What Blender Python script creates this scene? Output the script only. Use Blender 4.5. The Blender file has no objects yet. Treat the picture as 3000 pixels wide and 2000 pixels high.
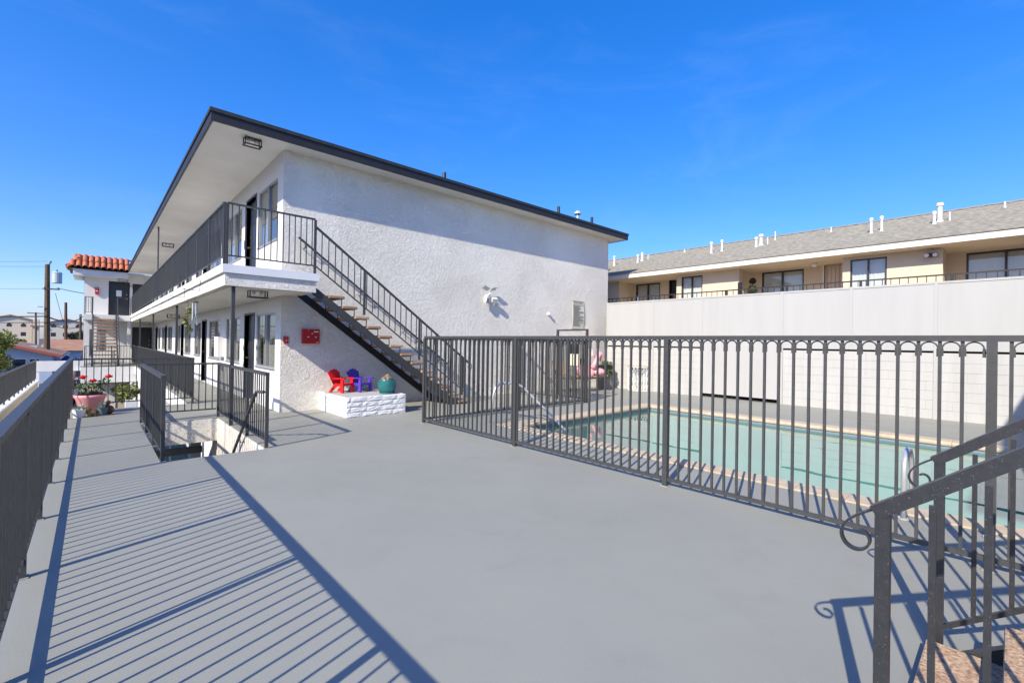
import bpy, bmesh, math, random
from mathutils import Vector, Matrix
random.seed(7)
SC = bpy.context.scene
COL = SC.collection

# ------------------------------------------------------------------ camera
YAW, PITCH, ROLL = 0.740772627, 0.00393933, 0.01608647
F_ = Vector((math.sin(YAW)*math.cos(PITCH), math.cos(YAW)*math.cos(PITCH), math.sin(PITCH)))
r_ = Vector((math.cos(YAW), -math.sin(YAW), 0)); u_ = r_.cross(F_)
R_ = r_*math.cos(ROLL) + u_*math.sin(ROLL); U_ = -r_*math.sin(ROLL) + u_*math.cos(ROLL)
cd = bpy.data.cameras.new('camera'); cam = bpy.data.objects.new('camera', cd); COL.objects.link(cam)
cam.matrix_world = Matrix(((R_.x, U_.x, -F_.x, 0), (R_.y, U_.y, -F_.y, 0), (R_.z, U_.z, -F_.z, 1.4), (0, 0, 0, 1)))
cd.sensor_width = 36; cd.lens = 16.108; cd.clip_start = 0.02; cd.clip_end = 2000
SC.camera = cam

# ------------------------------------------------------------------ sky, sun, exposure
SUN = Vector((-1.33, -0.415, 1.0)).normalized()          # towards the sun
EL = math.asin(SUN.z); AZ = math.atan2(SUN.x, SUN.y)
wd = bpy.data.worlds.new('World'); SC.world = wd; wd.use_nodes = True
wt = wd.node_tree; wt.nodes.clear()
sky = wt.nodes.new('ShaderNodeTexSky'); sky.sky_type = 'NISHITA'; sky.sun_disc = False
sky.sun_elevation = EL; sky.sun_rotation = AZ % (2*math.pi)
sky.air_density = 1.0; sky.dust_density = 0.8; sky.ozone_density = 2.5
hs = wt.nodes.new('ShaderNodeHueSaturation'); hs.inputs['Saturation'].default_value = 1.65
bg = wt.nodes.new('ShaderNodeBackground'); bg.inputs['Strength'].default_value = 0.13
wo = wt.nodes.new('ShaderNodeOutputWorld')
tint = wt.nodes.new('ShaderNodeMix'); tint.data_type = 'RGBA'; tint.blend_type = 'MULTIPLY'; tint.inputs[0].default_value = 1.0; tint.inputs[7].default_value = (1.40, 1.50, 2.22, 1)
gam = wt.nodes.new('ShaderNodeGamma'); gam.inputs[1].default_value = 0.75
wt.links.new(sky.outputs[0], gam.inputs[0]); wt.links.new(gam.outputs[0], hs.inputs['Color']); wt.links.new(hs.outputs[0], tint.inputs[6]); 
# thin, even cirrus veil over the whole sky
tc = wt.nodes.new('ShaderNodeTexCoord'); mpp = wt.nodes.new('ShaderNodeMapping'); mpp.inputs['Scale'].default_value = (1.6, 2.6, 7.0); mpp.inputs['Rotation'].default_value = (0.1, 0.25, 0.6)
cn = wt.nodes.new('ShaderNodeTexNoise'); cn.inputs['Scale'].default_value = 1.5; cn.inputs['Detail'].default_value = 7; cn.inputs['Roughness'].default_value = 0.62; cn.inputs['Distortion'].default_value = 0.6
cmr = wt.nodes.new('ShaderNodeMapRange'); cmr.interpolation_type = 'SMOOTHSTEP'; cmr.inputs[1].default_value = 0.48; cmr.inputs[2].default_value = 0.80; cmr.inputs[4].default_value = 0.045
cmx = wt.nodes.new('ShaderNodeMix'); cmx.data_type = 'RGBA'; cmx.inputs[7].default_value = (6.0, 7.0, 8.4, 1)
wt.links.new(tc.outputs['Generated'], mpp.inputs[0]); wt.links.new(mpp.outputs[0], cn.inputs['Vector']); wt.links.new(cn.outputs[0], cmr.inputs[0])
wt.links.new(cmr.outputs[0], cmx.inputs[0]); wt.links.new(tint.outputs[2], cmx.inputs[6]); wt.links.new(cmx.outputs[2], bg.inputs[0]); wt.links.new(bg.outputs[0], wo.inputs[0])
sd = bpy.data.lights.new('sun', 'SUN'); sd.energy = 5.0; sd.angle = math.radians(0.5); sd.color = (1, 0.925, 0.78)
so = bpy.data.objects.new('sun', sd); COL.objects.link(so)
so.rotation_euler = SUN.to_track_quat('Z', 'Y').to_euler(); so.location = SUN*40
vs = SC.view_settings; vs.view_transform = 'Standard'; vs.look = 'None'; vs.exposure = 0.40; vs.gamma = 1.0; vs.use_curve_mapping = False
SC.cycles.max_bounces = 8; SC.cycles.transparent_max_bounces = 24; SC.cycles.caustics_reflective = False; SC.cycles.caustics_refractive = False

# ------------------------------------------------------------------ materials
def mat(name, col, rough=0.6, metal=0.0, spec=0.5, var=0.0, vscale=3.0, bump=0.0, bscale=60.0, bdist=0.004, col2=None, detail=4.0, streak=False):
    m = bpy.data.materials.new(name); m.use_nodes = True
    nt = m.node_tree; N = nt.nodes; L = nt.links
    b = N['Principled BSDF']
    b.inputs['Roughness'].default_value = rough; b.inputs['Metallic'].default_value = metal
    b.inputs['Specular IOR Level'].default_value = spec
    b.inputs['Base Color'].default_value = (*col, 1)
    geo = N.new('ShaderNodeNewGeometry')
    if var > 0 or col2:
        n = N.new('ShaderNodeTexNoise'); n.inputs['Scale'].default_value = vscale; n.inputs['Detail'].default_value = detail
        if streak:
            mp = N.new('ShaderNodeMapping'); mp.inputs['Scale'].default_value = (1, 1, 0.12); L.new(geo.outputs['Position'], mp.inputs[0]); L.new(mp.outputs[0], n.inputs['Vector'])
        else: L.new(geo.outputs['Position'], n.inputs['Vector'])
        mr = N.new('ShaderNodeMapRange'); mr.inputs[1].default_value = 0.3; mr.inputs[2].default_value = 0.7
        L.new(n.outputs[0], mr.inputs[0])
        mx = N.new('ShaderNodeMix'); mx.data_type = 'RGBA'
        L.new(mr.outputs[0], mx.inputs[0])
        c2 = col2 if col2 else tuple(c*(1-var) for c in col)
        mx.inputs[6].default_value = (*col, 1); mx.inputs[7].default_value = (*c2, 1)
        L.new(mx.outputs[2], b.inputs['Base Color'])
    if bump > 0:
        n2 = N.new('ShaderNodeTexNoise'); n2.inputs['Scale'].default_value = bscale; n2.inputs['Detail'].default_value = 4
        L.new(geo.outputs['Position'], n2.inputs['Vector'])
        bp = N.new('ShaderNodeBump'); bp.inputs['Strength'].default_value = bump; bp.inputs['Distance'].default_value = bdist
        L.new(n2.outputs[0], bp.inputs['Height']); L.new(bp.outputs[0], b.inputs['Normal'])
    return m

def stucco(name, col, coarse=0.010, scale=7.0, fine=0.0015):
    """hand trowelled stucco: ridged, distorted noise relief over a fine sand grain"""
    m = bpy.data.materials.new(name); m.use_nodes = True
    nt = m.node_tree; N = nt.nodes; L = nt.links; b = N['Principled BSDF']
    b.inputs['Roughness'].default_value = 0.85; b.inputs['Specular IOR Level'].default_value = 0.2
    geo = N.new('ShaderNodeNewGeometry')
    def noise(s, d, dist, vec=None):
        n = N.new('ShaderNodeTexNoise'); n.inputs['Scale'].default_value = s; n.inputs['Detail'].default_value = d
        n.inputs['Distortion'].default_value = dist
        L.new(vec if vec else geo.outputs['Position'], n.inputs['Vector']); return n.outputs[0]
    def ramp(x, a, c):
        mr = N.new('ShaderNodeMapRange'); mr.interpolation_type = 'SMOOTHSTEP'
        mr.inputs[1].default_value = a; mr.inputs[2].default_value = c; L.new(x, mr.inputs[0]); return mr.outputs[0]
    def math_(op, a, c):
        n = N.new('ShaderNodeMath'); n.operation = op
        for i, v in enumerate((a, c)):
            if isinstance(v, (int, float)): n.inputs[i].default_value = v
            else: L.new(v, n.inputs[i])
        return n.outputs[0]
    a = ramp(noise(scale, 3, 1.2), 0.47, 0.54)                 # trowel islands
    c = ramp(noise(scale*2.3, 4, 2.2), 0.47, 0.60)             # smaller ridges
    d = noise(scale*14, 3, 0.0)
    mask = ramp(noise(0.7, 2, 0.5), 0.3, 0.7)
    h = math_('ADD', math_('MULTIPLY', a, 0.55), math_('MULTIPLY', c, math_('ADD', math_('MULTIPLY', mask, 0.45), 0.2)))
    b1 = N.new('ShaderNodeBump'); b1.inputs['Strength'].default_value = 1.0; b1.inputs['Distance'].default_value = fine
    L.new(d, b1.inputs['Height'])
    b2 = N.new('ShaderNodeBump'); b2.inputs['Strength'].default_value = 1.0; b2.inputs['Distance'].default_value = coarse
    L.new(h, b2.inputs['Height']); L.new(b1.outputs[0], b2.inputs['Normal']); L.new(b2.outputs[0], b.inputs['Normal'])
    mx = N.new('ShaderNodeMix'); mx.data_type = 'RGBA'
    mx.inputs[6].default_value = (*col, 1); mx.inputs[7].default_value = (*[k*0.96 for k in col], 1)
    L.new(ramp(noise(1.3, 6, 0.4), 0.4, 0.7), mx.inputs[0]); L.new(mx.outputs[2], b.inputs['Base Color'])
    return m

def glassy(name, tint, f0, rough=0.0, wave=0.0, wscale=2.0):
    """clear sheet: transmits with a tint, mirrors by Schlick's law"""
    m = bpy.data.materials.new(name); m.use_nodes = True
    nt = m.node_tree; N = nt.nodes; L = nt.links; N.remove(N['Principled BSDF'])
    geo = N.new('ShaderNodeNewGeometry')
    dt = N.new('ShaderNodeVectorMath'); dt.operation = 'DOT_PRODUCT'
    L.new(geo.outputs['Incoming'], dt.inputs[0]); L.new(geo.outputs['Normal'], dt.inputs[1])
    def M(op, a, c=0.0):
        n = N.new('ShaderNodeMath'); n.operation = op
        for i, v in enumerate((a, c)):
            if isinstance(v, (int, float)): n.inputs[i].default_value = v
            else: L.new(v, n.inputs[i])
        return n.outputs[0]
    fac = M('ADD', M('MULTIPLY', M('POWER', M('SUBTRACT', 1.0, M('ABSOLUTE', dt.outputs['Value'])), 5.0), 1-f0), f0)
    tr = N.new('ShaderNodeBsdfTransparent'); tr.inputs[0].default_value = (*tint, 1)
    gl = N.new('ShaderNodeBsdfGlossy'); gl.inputs['Roughness'].default_value = rough
    if wave > 0:
        n2 = N.new('ShaderNodeTexNoise'); n2.inputs['Scale'].default_value = wscale; n2.inputs['Detail'].default_value = 2
        L.new(geo.outputs['Position'], n2.inputs['Vector'])
        bp = N.new('ShaderNodeBump'); bp.inputs['Strength'].default_value = 1; bp.inputs['Distance'].default_value = wave
        L.new(n2.outputs[0], bp.inputs['Height']); L.new(bp.outputs[0], gl.inputs['Normal'])
    mx = N.new('ShaderNodeMixShader'); L.new(fac, mx.inputs[0]); L.new(tr.outputs[0], mx.inputs[1]); L.new(gl.outputs[0], mx.inputs[2])
    L.new(mx.outputs[0], N['Material Output'].inputs[0])
    return m

def deckmat():
    m = mat('deck_paint', (0.30, 0.318, 0.34), rough=0.62, spec=0.35)
    nt = m.node_tree; N = nt.nodes; L = nt.links; b = N['Principled BSDF']
    geo = [n for n in N if n.type == 'NEW_GEOMETRY'][0]
    def noise(s, d, dist=0.0):
        n = N.new('ShaderNodeTexNoise'); n.inputs['Scale'].default_value = s; n.inputs['Detail'].default_value = d; n.inputs['Distortion'].default_value = dist
        L.new(geo.outputs['Position'], n.inputs['Vector']); return n.outputs[0]
    def ramp(x, a, c, lo=0.0, hi=1.0):
        mr = N.new('ShaderNodeMapRange'); mr.inputs[1].default_value = a; mr.inputs[2].default_value = c
        mr.inputs[3].default_value = lo; mr.inputs[4].default_value = hi; L.new(x, mr.inputs[0]); return mr.outputs[0]
    def mix(f, a, c):
        mx = N.new('ShaderNodeMix'); mx.data_type = 'RGBA'; L.new(f, mx.inputs[0])
        for i, v in ((6, a), (7, c)):
            if isinstance(v, tuple): mx.inputs[i].default_value = (*v, 1)
            else: L.new(v, mx.inputs[i])
        return mx.outputs[2]
    c = mix(ramp(noise(0.7, 5, 0.6), 0.35, 0.7), (0.287, 0.288, 0.246), (0.262, 0.263, 0.225))
    c = mix(ramp(noise(2.6, 8, 1.0), 0.58, 0.80, 0, 0.4), c, (0.235, 0.225, 0.195))
    c = mix(ramp(noise(190, 2), 0.35, 0.7, 0, 0.35), c, (0.34, 0.335, 0.31))
    L.new(c, b.inputs['Base Color'])
    b1 = N.new('ShaderNodeBump'); b1.inputs['Strength'].default_value = 0.5; b1.inputs['Distance'].default_value = 0.0018
    L.new(noise(130, 3), b1.inputs['Height'])
    b2 = N.new('ShaderNodeBump'); b2.inputs['Strength'].default_value = 0.5; b2.inputs['Distance'].default_value = 0.012
    L.new(noise(1.6, 3), b2.inputs['Height']); L.new(b1.outputs[0], b2.inputs['Normal']); L.new(b2.outputs[0], b.inputs['Normal'])
    L.new(ramp(noise(3.0, 4), 0.3, 0.7, 0.52, 0.72), b.inputs['Roughness'])
    return m

def shinglemat():
    m = mat('asphalt_shingle', (0.2, 0.19, 0.175), rough=0.9, spec=0.15)
    nt = m.node_tree; N = nt.nodes; L = nt.links; b = N['Principled BSDF']
    geo = [n for n in N if n.type == 'NEW_GEOMETRY'][0]
    mp = N.new('ShaderNodeMapping'); mp.inputs['Scale'].default_value = (15.0, 4.5, 0.01); L.new(geo.outputs['Position'], mp.inputs[0])
    n = N.new('ShaderNodeTexNoise'); n.inputs['Scale'].default_value = 1.6; n.inputs['Detail'].default_value = 3; L.new(mp.outputs[0], n.inputs['Vector'])
    cr = N.new('ShaderNodeValToRGB'); cr.color_ramp.elements[0].position = 0.36; cr.color_ramp.elements[1].position = 0.64
    cr.color_ramp.elements[0].color = (0.215, 0.203, 0.172, 1); cr.color_ramp.elements[1].color = (0.335, 0.317, 0.272, 1)
    L.new(n.outputs[0], cr.inputs[0]); L.new(cr.outputs[0], b.inputs['Base Color'])
    return m

M = {}
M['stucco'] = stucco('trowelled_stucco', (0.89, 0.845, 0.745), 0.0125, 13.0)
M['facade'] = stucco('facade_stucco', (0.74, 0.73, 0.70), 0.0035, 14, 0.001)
M['soffit'] = mat('soffit_paint', (0.82, 0.79, 0.72), 0.85, var=0.1, vscale=1.5, bump=0.6, bscale=45, bdist=0.004, spec=0.2)
M['white'] = mat('white_paint', (0.80, 0.80, 0.785), 0.6, var=0.05, bump=0.2, bscale=40, bdist=0.002)
M['block'] = mat('painted_block', (0.48, 0.472, 0.45), 0.75, var=0.10, streak=True, vscale=7, detail=7, bump=0.5, bscale=90, bdist=0.003)
M['split'] = mat('split_face_block', (0.80, 0.80, 0.785), 0.8, var=0.05, vscale=6, bump=0.8, bscale=35, bdist=0.008)
M['vinyl'] = mat('vinyl_panel', (0.44, 0.435, 0.42), 0.5, var=0.07, streak=True, vscale=4.0, detail=7, bump=0.15, bscale=4, bdist=0.004)
M['deck'] = deckmat()
M['iron'] = mat('charcoal_iron_paint', (0.058, 0.058, 0.057), 0.5, spec=0.5, var=0.25, vscale=18, bump=0.15, bscale=120, bdist=0.001)
M['ironold'] = mat('speckled_iron_paint', (0.033, 0.034, 0.038), 0.38, spec=0.5, var=0.25, vscale=40, bump=0.35, bscale=160, bdist=0.0012)
def speckle(m):
    nt = m.node_tree; N = nt.nodes; L = nt.links; b = N['Principled BSDF']
    geo = [n for n in N if n.type == 'NEW_GEOMETRY'][0]
    n = N.new('ShaderNodeTexNoise'); n.inputs['Scale'].default_value = 330; n.inputs['Detail'].default_value = 1; L.new(geo.outputs['Position'], n.inputs['Vector'])
    mr = N.new('ShaderNodeMapRange'); mr.inputs[1].default_value = 0.74; mr.inputs[2].default_value = 0.77; L.new(n.outputs[0], mr.inputs[0])
    mx = N.new('ShaderNodeMix'); mx.data_type = 'RGBA'; L.new(mr.outputs[0], mx.inputs[0])
    src = b.inputs['Base Color'].links[0].from_socket
    L.new(src, mx.inputs[6]); mx.inputs[7].default_value = (0.33, 0.33, 0.32, 1); L.new(mx.outputs[2], b.inputs['Base Color'])
speckle(M['ironold'])
M['black'] = mat('black_paint', (0.012, 0.012, 0.013), 0.45, var=0.2, vscale=6)
M['fascia'] = mat('fascia_paint', (0.022, 0.020, 0.022), 0.55, var=0.3, vscale=9)
M['tar'] = mat('roof_edge', (0.03, 0.034, 0.034), 0.7, var=0.4, vscale=14, bump=0.6, bscale=50, bdist=0.006)
M['chrome'] = mat('stainless_tube', (0.66, 0.66, 0.65), 0.3, metal=0.55)
M['alum'] = mat('aluminium_frame', (0.40, 0.40, 0.40), 0.4, metal=0.6)
M['bronze'] = mat('bronze_frame', (0.03, 0.025, 0.022), 0.4)
M['glass'] = glassy('window_glass', (0.93, 0.95, 0.95), 0.06)
M['glassdk'] = glassy('tinted_glass', (0.55, 0.6, 0.62), 0.08)
M['curtain'] = mat('curtain_cloth', (0.42, 0.40, 0.36), 0.9, spec=0.1)
M['curtain2'] = mat('beige_curtain', (0.50, 0.47, 0.40), 0.9, spec=0.1)
M['blind'] = mat('white_blind', (0.72, 0.71, 0.69), 0.6)
M['screen'] = mat('insect_screen', (0.10, 0.10, 0.10), 0.9)
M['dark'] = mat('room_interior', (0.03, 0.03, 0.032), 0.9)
M['door'] = mat('dark_door', (0.022, 0.024, 0.03), 0.35)
M['brass'] = mat('brass', (0.6, 0.42, 0.16), 0.3, metal=1.0)
def aggregate(name, a, b_, s):
    m = mat(name, a, 0.85, spec=0.3, col2=b_, vscale=s, detail=2, bump=1.0, bscale=s, bdist=0.006); return m
M['tread'] = aggregate('exposed_aggregate', (0.46, 0.29, 0.17), (0.20, 0.10, 0.06), 70)
M['tread2'] = aggregate('pale_aggregate', (0.60, 0.44, 0.29), (0.30, 0.17, 0.10), 60)
M['concrete'] = mat('concrete', (0.30, 0.29, 0.27), 0.85, var=0.25, vscale=0.8, bump=0.4, bscale=30)
M['coping'] = mat('tan_coping', (0.58, 0.47, 0.33), 0.7, var=0.2, vscale=9, bump=0.5, bscale=60, bdist=0.003)
M['plaster'] = mat('pool_plaster', (0.30, 0.50, 0.48), 0.7, var=0.18, vscale=1.6)
M['tile'] = mat('pool_tile', (0.22, 0.28, 0.32), 0.25)
M['water'] = glassy('pool_water', (0.72, 0.92, 0.905), 0.24, 0.004, 0.0012, 1.6)
M['terra'] = mat('terracotta', (0.56, 0.17, 0.07), 0.75, col2=(0.40, 0.12, 0.055), vscale=3.2, bump=0.3, bscale=60)
M['shingle'] = shinglemat()
M['beige'] = mat('beige_stucco', (0.66, 0.56, 0.43), 0.85, var=0.08, bump=0.4, bscale=40, spec=0.2)
M['cream'] = mat('cream_trim', (0.80, 0.70, 0.60), 0.7)
M['aptcream'] = mat('cream_stucco', (0.72, 0.62, 0.48), 0.85, var=0.06)
M['brownroof'] = mat('brown_roof', (0.42, 0.22, 0.13), 0.9, var=0.3, vscale=1.5)
M['rust'] = mat('rust_trim', (0.42, 0.10, 0.05), 0.7)
M['bluewall'] = mat('blue_siding', (0.50, 0.62, 0.78), 0.8, var=0.08)
M['navy'] = mat('navy_roof', (0.04, 0.06, 0.13), 0.8)
M['wood'] = mat('pole_wood', (0.15, 0.095, 0.05), 0.9, var=0.4, vscale=6)
M['fencewood'] = mat('fence_wood', (0.22, 0.11, 0.08), 0.9, var=0.3)
M['galv'] = mat('galvanised', (0.48, 0.54, 0.53), 0.5, metal=0.2)
M['ventw'] = mat('white_vent_paint', (0.62, 0.62, 0.60), 0.5)
M['red'] = mat('red_plastic', (0.78, 0.012, 0.012), 0.32, var=0.06, vscale=8)
M['purple'] = mat('purple_plastic', (0.10, 0.045, 0.42), 0.32, var=0.06, vscale=8)
M['redbox'] = mat('red_enamel', (0.48, 0.012, 0.015), 0.35, var=0.12, vscale=9)
M['teal'] = mat('teal_glaze', (0.008, 0.11, 0.12), 0.14, spec=0.7, col2=(0.03, 0.22, 0.21), vscale=26)
M['rock'] = mat('dry_stem', (0.30, 0.21, 0.14), 0.9, var=0.5, vscale=18)
M['soil'] = mat('soil', (0.05, 0.035, 0.025), 0.95)
M['pink'] = mat('pink_plastic', (0.80, 0.33, 0.33), 0.5, var=0.1)
M['pinkf'] = mat('pink_vinyl', (0.70, 0.36, 0.38), 0.35)
M['petal'] = mat('red_petal', (0.75, 0.015, 0.015), 0.6)
M['leaf'] = mat('leaf_green', (0.055, 0.10, 0.03), 0.6, col2=(0.13, 0.16, 0.06), vscale=9)
M['leafy'] = mat('yellow_leaf', (0.20, 0.21, 0.05), 0.6, col2=(0.10, 0.13, 0.03), vscale=12)
M['bush'] = mat('bush_leaf', (0.22, 0.25, 0.03), 0.6, col2=(0.09, 0.13, 0.02), vscale=3)
M['darkbush'] = mat('dark_bush_leaf', (0.035, 0.055, 0.025), 0.7, var=0.4)
M['agave'] = mat('succulent', (0.20, 0.34, 0.28), 0.5)
M['slate'] = mat('slate_pot', (0.09, 0.13, 0.15), 0.6)
M['paper'] = mat('paper', (0.72, 0.74, 0.74), 0.8)
M['signcream'] = mat('sign_face', (0.62, 0.60, 0.46), 0.6)
M['ink'] = mat('sign_ink', (0.10, 0.11, 0.10), 0.7)
M['inkpale'] = mat('faded_print', (0.24, 0.24, 0.21), 0.7)
M['tan'] = mat('tan_cushion', (0.52, 0.36, 0.24), 0.9)
M['carwhite'] = mat('car_paint', (0.62, 0.64, 0.66), 0.25, spec=0.6)
M['tyre'] = mat('tyre_rubber', (0.02, 0.02, 0.02), 0.8)
M['carglass'] = mat('car_glass', (0.012, 0.03, 0.05), 0.05, spec=0.8)
M['asphalt'] = mat('asphalt', (0.10, 0.10, 0.10), 0.9, var=0.3, vscale=0.4, bump=0.4, bscale=40)
M['caulk'] = mat('grey_caulk', (0.36, 0.36, 0.34), 0.8, var=0.3, vscale=40)
M['bulb'] = mat('bulb', (0.75, 0.73, 0.70), 0.25)
M['wire'] = mat('wire_black', (0.02, 0.02, 0.02), 0.6)
M['dog'] = mat('ginger_ceramic', (0.36, 0.16, 0.05), 0.4, col2=(0.5, 0.36, 0.14), vscale=25)
M['duck'] = mat('brown_ceramic', (0.12, 0.05, 0.03), 0.4)

# ------------------------------------------------------------------ mesh helpers
V = Vector
WORLD = {}
class MB:
    def __init__(s): s.v = []; s.f = []
    def quad(s, a, b, c, d):
        i = len(s.v); s.v += [V(a), V(b), V(c), V(d)]; s.f.append((i, i+1, i+2, i+3)); return s
    def tri(s, a, b, c):
        i = len(s.v); s.v += [V(a), V(b), V(c)]; s.f.append((i, i+1, i+2)); return s
    def hexa(s, p):
        i = len(s.v); s.v += [V(q) for q in p]
        for f in ((3, 2, 1, 0), (4, 5, 6, 7), (0, 1, 5, 4), (1, 2, 6, 5), (2, 3, 7, 6), (3, 0, 4, 7)): s.f.append(tuple(i+k for k in f))
        return s
    def box(s, x0, x1, y0, y1, z0, z1):
        return s.hexa([(x0, y0, z0), (x1, y0, z0), (x1, y1, z0), (x0, y1, z0), (x0, y0, z1), (x1, y0, z1), (x1, y1, z1), (x0, y1, z1)])
    def beam(s, p, q, w, h, up=(0, 0, 1)):
        p, q = V(p), V(q); d = (q-p).normalized(); up = V(up)
        if abs(d.dot(up)) > 0.999: up = V((0, 1, 0))
        a = d.cross(up).normalized()*w/2; b = a.cross(d).normalized()*h/2
        return s.hexa([p-a-b, p+a-b, q+a-b, q-a-b, p-a+b, p+a+b, q+a+b, q-a+b])
    def tube(s, pts, r, n=8, caps=True):
        pts = [V(p) for p in pts]; rs = r if isinstance(r, (list, tuple)) else [r]*len(pts)
        prev = None; base = len(s.v)
        for k, p in enumerate(pts):
            d = ((pts[min(k+1, len(pts)-1)]-pts[max(k-1, 0)])).normalized()
            if prev is None:
                prev = d.cross(V((0, 0, 1))) if abs(d.z) < 0.95 else d.cross(V((1, 0, 0)))
            prev = (prev-d*prev.dot(d)).normalized(); o = d.cross(prev)
            for j in range(n):
                a = 2*math.pi*j/n; s.v.append(p+(prev*math.cos(a)+o*math.sin(a))*rs[k])
        for k in range(len(pts)-1):
            for j in range(n):
                a = base+k*n+j; b = base+k*n+(j+1) % n; s.f.append((a, b, b+n, a+n))
        if caps:
            s.f.append(tuple(base+j for j in reversed(range(n)))); e = base+(len(pts)-1)*n; s.f.append(tuple(e+j for j in range(n)))
        return s
    def lathe(s, prof, c=(0, 0, 0), n=20, sx=1.0, sy=1.0):
        c = V(c); base = len(s.v)
        for r, z in prof:
            for j in range(n):
                a = 2*math.pi*j/n; s.v.append(c+V((r*math.cos(a)*sx, r*math.sin(a)*sy, z)))
        for k in range(len(prof)-1):
            for j in range(n):
                a = base+k*n+j; b = base+k*n+(j+1) % n; s.f.append((a, b, b+n, a+n))
        s.f.append(tuple(base+j for j in reversed(range(n)))); e = base+(len(prof)-1)*n; s.f.append(tuple(e+j for j in range(n)))
        return s
    def blob(s, c, r, n=10, m=6, jit=0.0, rz=None):
        c = V(c); rz = rz or r; rr = random.Random(int(c.x*1000)+int(c.y*77)); base = len(s.v)
        for i in range(m+1):
            t = math.pi*i/m
            for j in range(n):
                a = 2*math.pi*j/n; k = 1+(rr.random()-.5)*jit
                s.v.append(c+V((r*math.sin(t)*math.cos(a)*k, r*math.sin(t)*math.sin(a)*k, rz*math.cos(t)*k)))
        for i in range(m):
            for j in range(n):
                a = base+i*n+j; b = base+i*n+(j+1) % n; s.f.append((a, a+n, b+n, b))
        return s
    def mesh(s, name, m, smooth=False):
        me = bpy.data.meshes.new(name); me.from_pydata([tuple(q) for q in s.v], [], s.f); me.update()
        me.materials.append(M[m] if isinstance(m, str) else m)
        if smooth: me.polygons.foreach_set('use_smooth', [True]*len(me.polygons))
        return me
    def build(s, name, m, parent=None, smooth=False, **kw):
        return put(name, s.mesh(name, m, smooth), parent, **kw)

def put(name, me, parent=None, mw=None, label=None, cat=None, group=None, kind=None):
    o = bpy.data.objects.new(name, me); COL.objects.link(o)
    mw = mw or Matrix()
    WORLD[o.name] = mw
    if parent is not None:
        o.parent = parent; o.matrix_parent_inverse = WORLD[parent.name].inverted()
    o.matrix_basis = mw
    if label: o['label'] = label
    if cat: o['category'] = cat
    if group: o['group'] = group
    if kind: o['kind'] = kind
    return o

def thing(name, label, cat, loc, group=None):
    return put(name, None, None, Matrix.Translation(V(loc)), label, cat, group)
def struct(name, mb, m, smooth=False): return mb.build(name, m, None, smooth, kind='structure')
def T(x, y, z): return Matrix.Translation(V((x, y, z)))
def RZ(a): return Matrix.Rotation(a, 4, 'Z')

def roundbox(name, m, sx, sy, sz, bev, seg=2):
    bm = bmesh.new(); bmesh.ops.create_cube(bm, size=1.0)
    bmesh.ops.scale(bm, vec=(sx, sy, sz), verts=bm.verts)
    bmesh.ops.bevel(bm, geom=list(bm.edges), offset=bev, segments=seg, affect='EDGES', profile=0.5)
    me = bpy.data.meshes.new(name); bm.to_mesh(me); bm.free(); me.materials.append(M[m]); return me

class Fr:
    """a wall plane: u along the wall, n outwards, z up"""
    def __init__(s, O, U, N): s.O, s.U, s.N = V(O), V(U), V(N)
    def P(s, u, n, z): return s.O+s.U*u+s.N*n+V((0, 0, z))
    def box(s, mb, u0, u1, n0, n1, z0, z1):
        return mb.hexa([s.P(u0, n0, z0), s.P(u1, n0, z0), s.P(u1, n1, z0), s.P(u0, n1, z0), s.P(u0, n0, z1), s.P(u1, n0, z1), s.P(u1, n1, z1), s.P(u0, n1, z1)])

def holed_wall(mb, fr, u0, u1, z0, z1, holes, depth=0.1, n=0.0):
    us = sorted({u0, u1, *[h[0] for h in holes], *[h[1] for h in holes]}); zs = sorted({z0, z1, *[h[2] for h in holes], *[h[3] for h in holes]})
    us = [u for u in us if u0 <= u <= u1]; zs = [z for z in zs if z0 <= z <= z1]
    for a, b in zip(us, us[1:]):
        for c, d in zip(zs, zs[1:]):
            mu, mz = (a+b)/2, (c+d)/2
            if any(h[0] < mu < h[1] and h[2] < mz < h[3] for h in holes): continue
            mb.quad(fr.P(a, n, c), fr.P(b, n, c), fr.P(b, n, d), fr.P(a, n, d))
    for h in holes:
        a, b, c, d = h
        mb.quad(fr.P(a, n, c), fr.P(a, n-depth, c), fr.P(a, n-depth, d), fr.P(a, n, d)); mb.quad(fr.P(b, n, c), fr.P(b, n-depth, c), fr.P(b, n-depth, d), fr.P(b, n, d))
        mb.quad(fr.P(a, n, c), fr.P(b, n, c), fr.P(b, n-depth, c), fr.P(a, n-depth, c)); mb.quad(fr.P(a, n, d), fr.P(b, n, d), fr.P(b, n-depth, d), fr.P(a, n-depth, d))
    return mb

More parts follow.
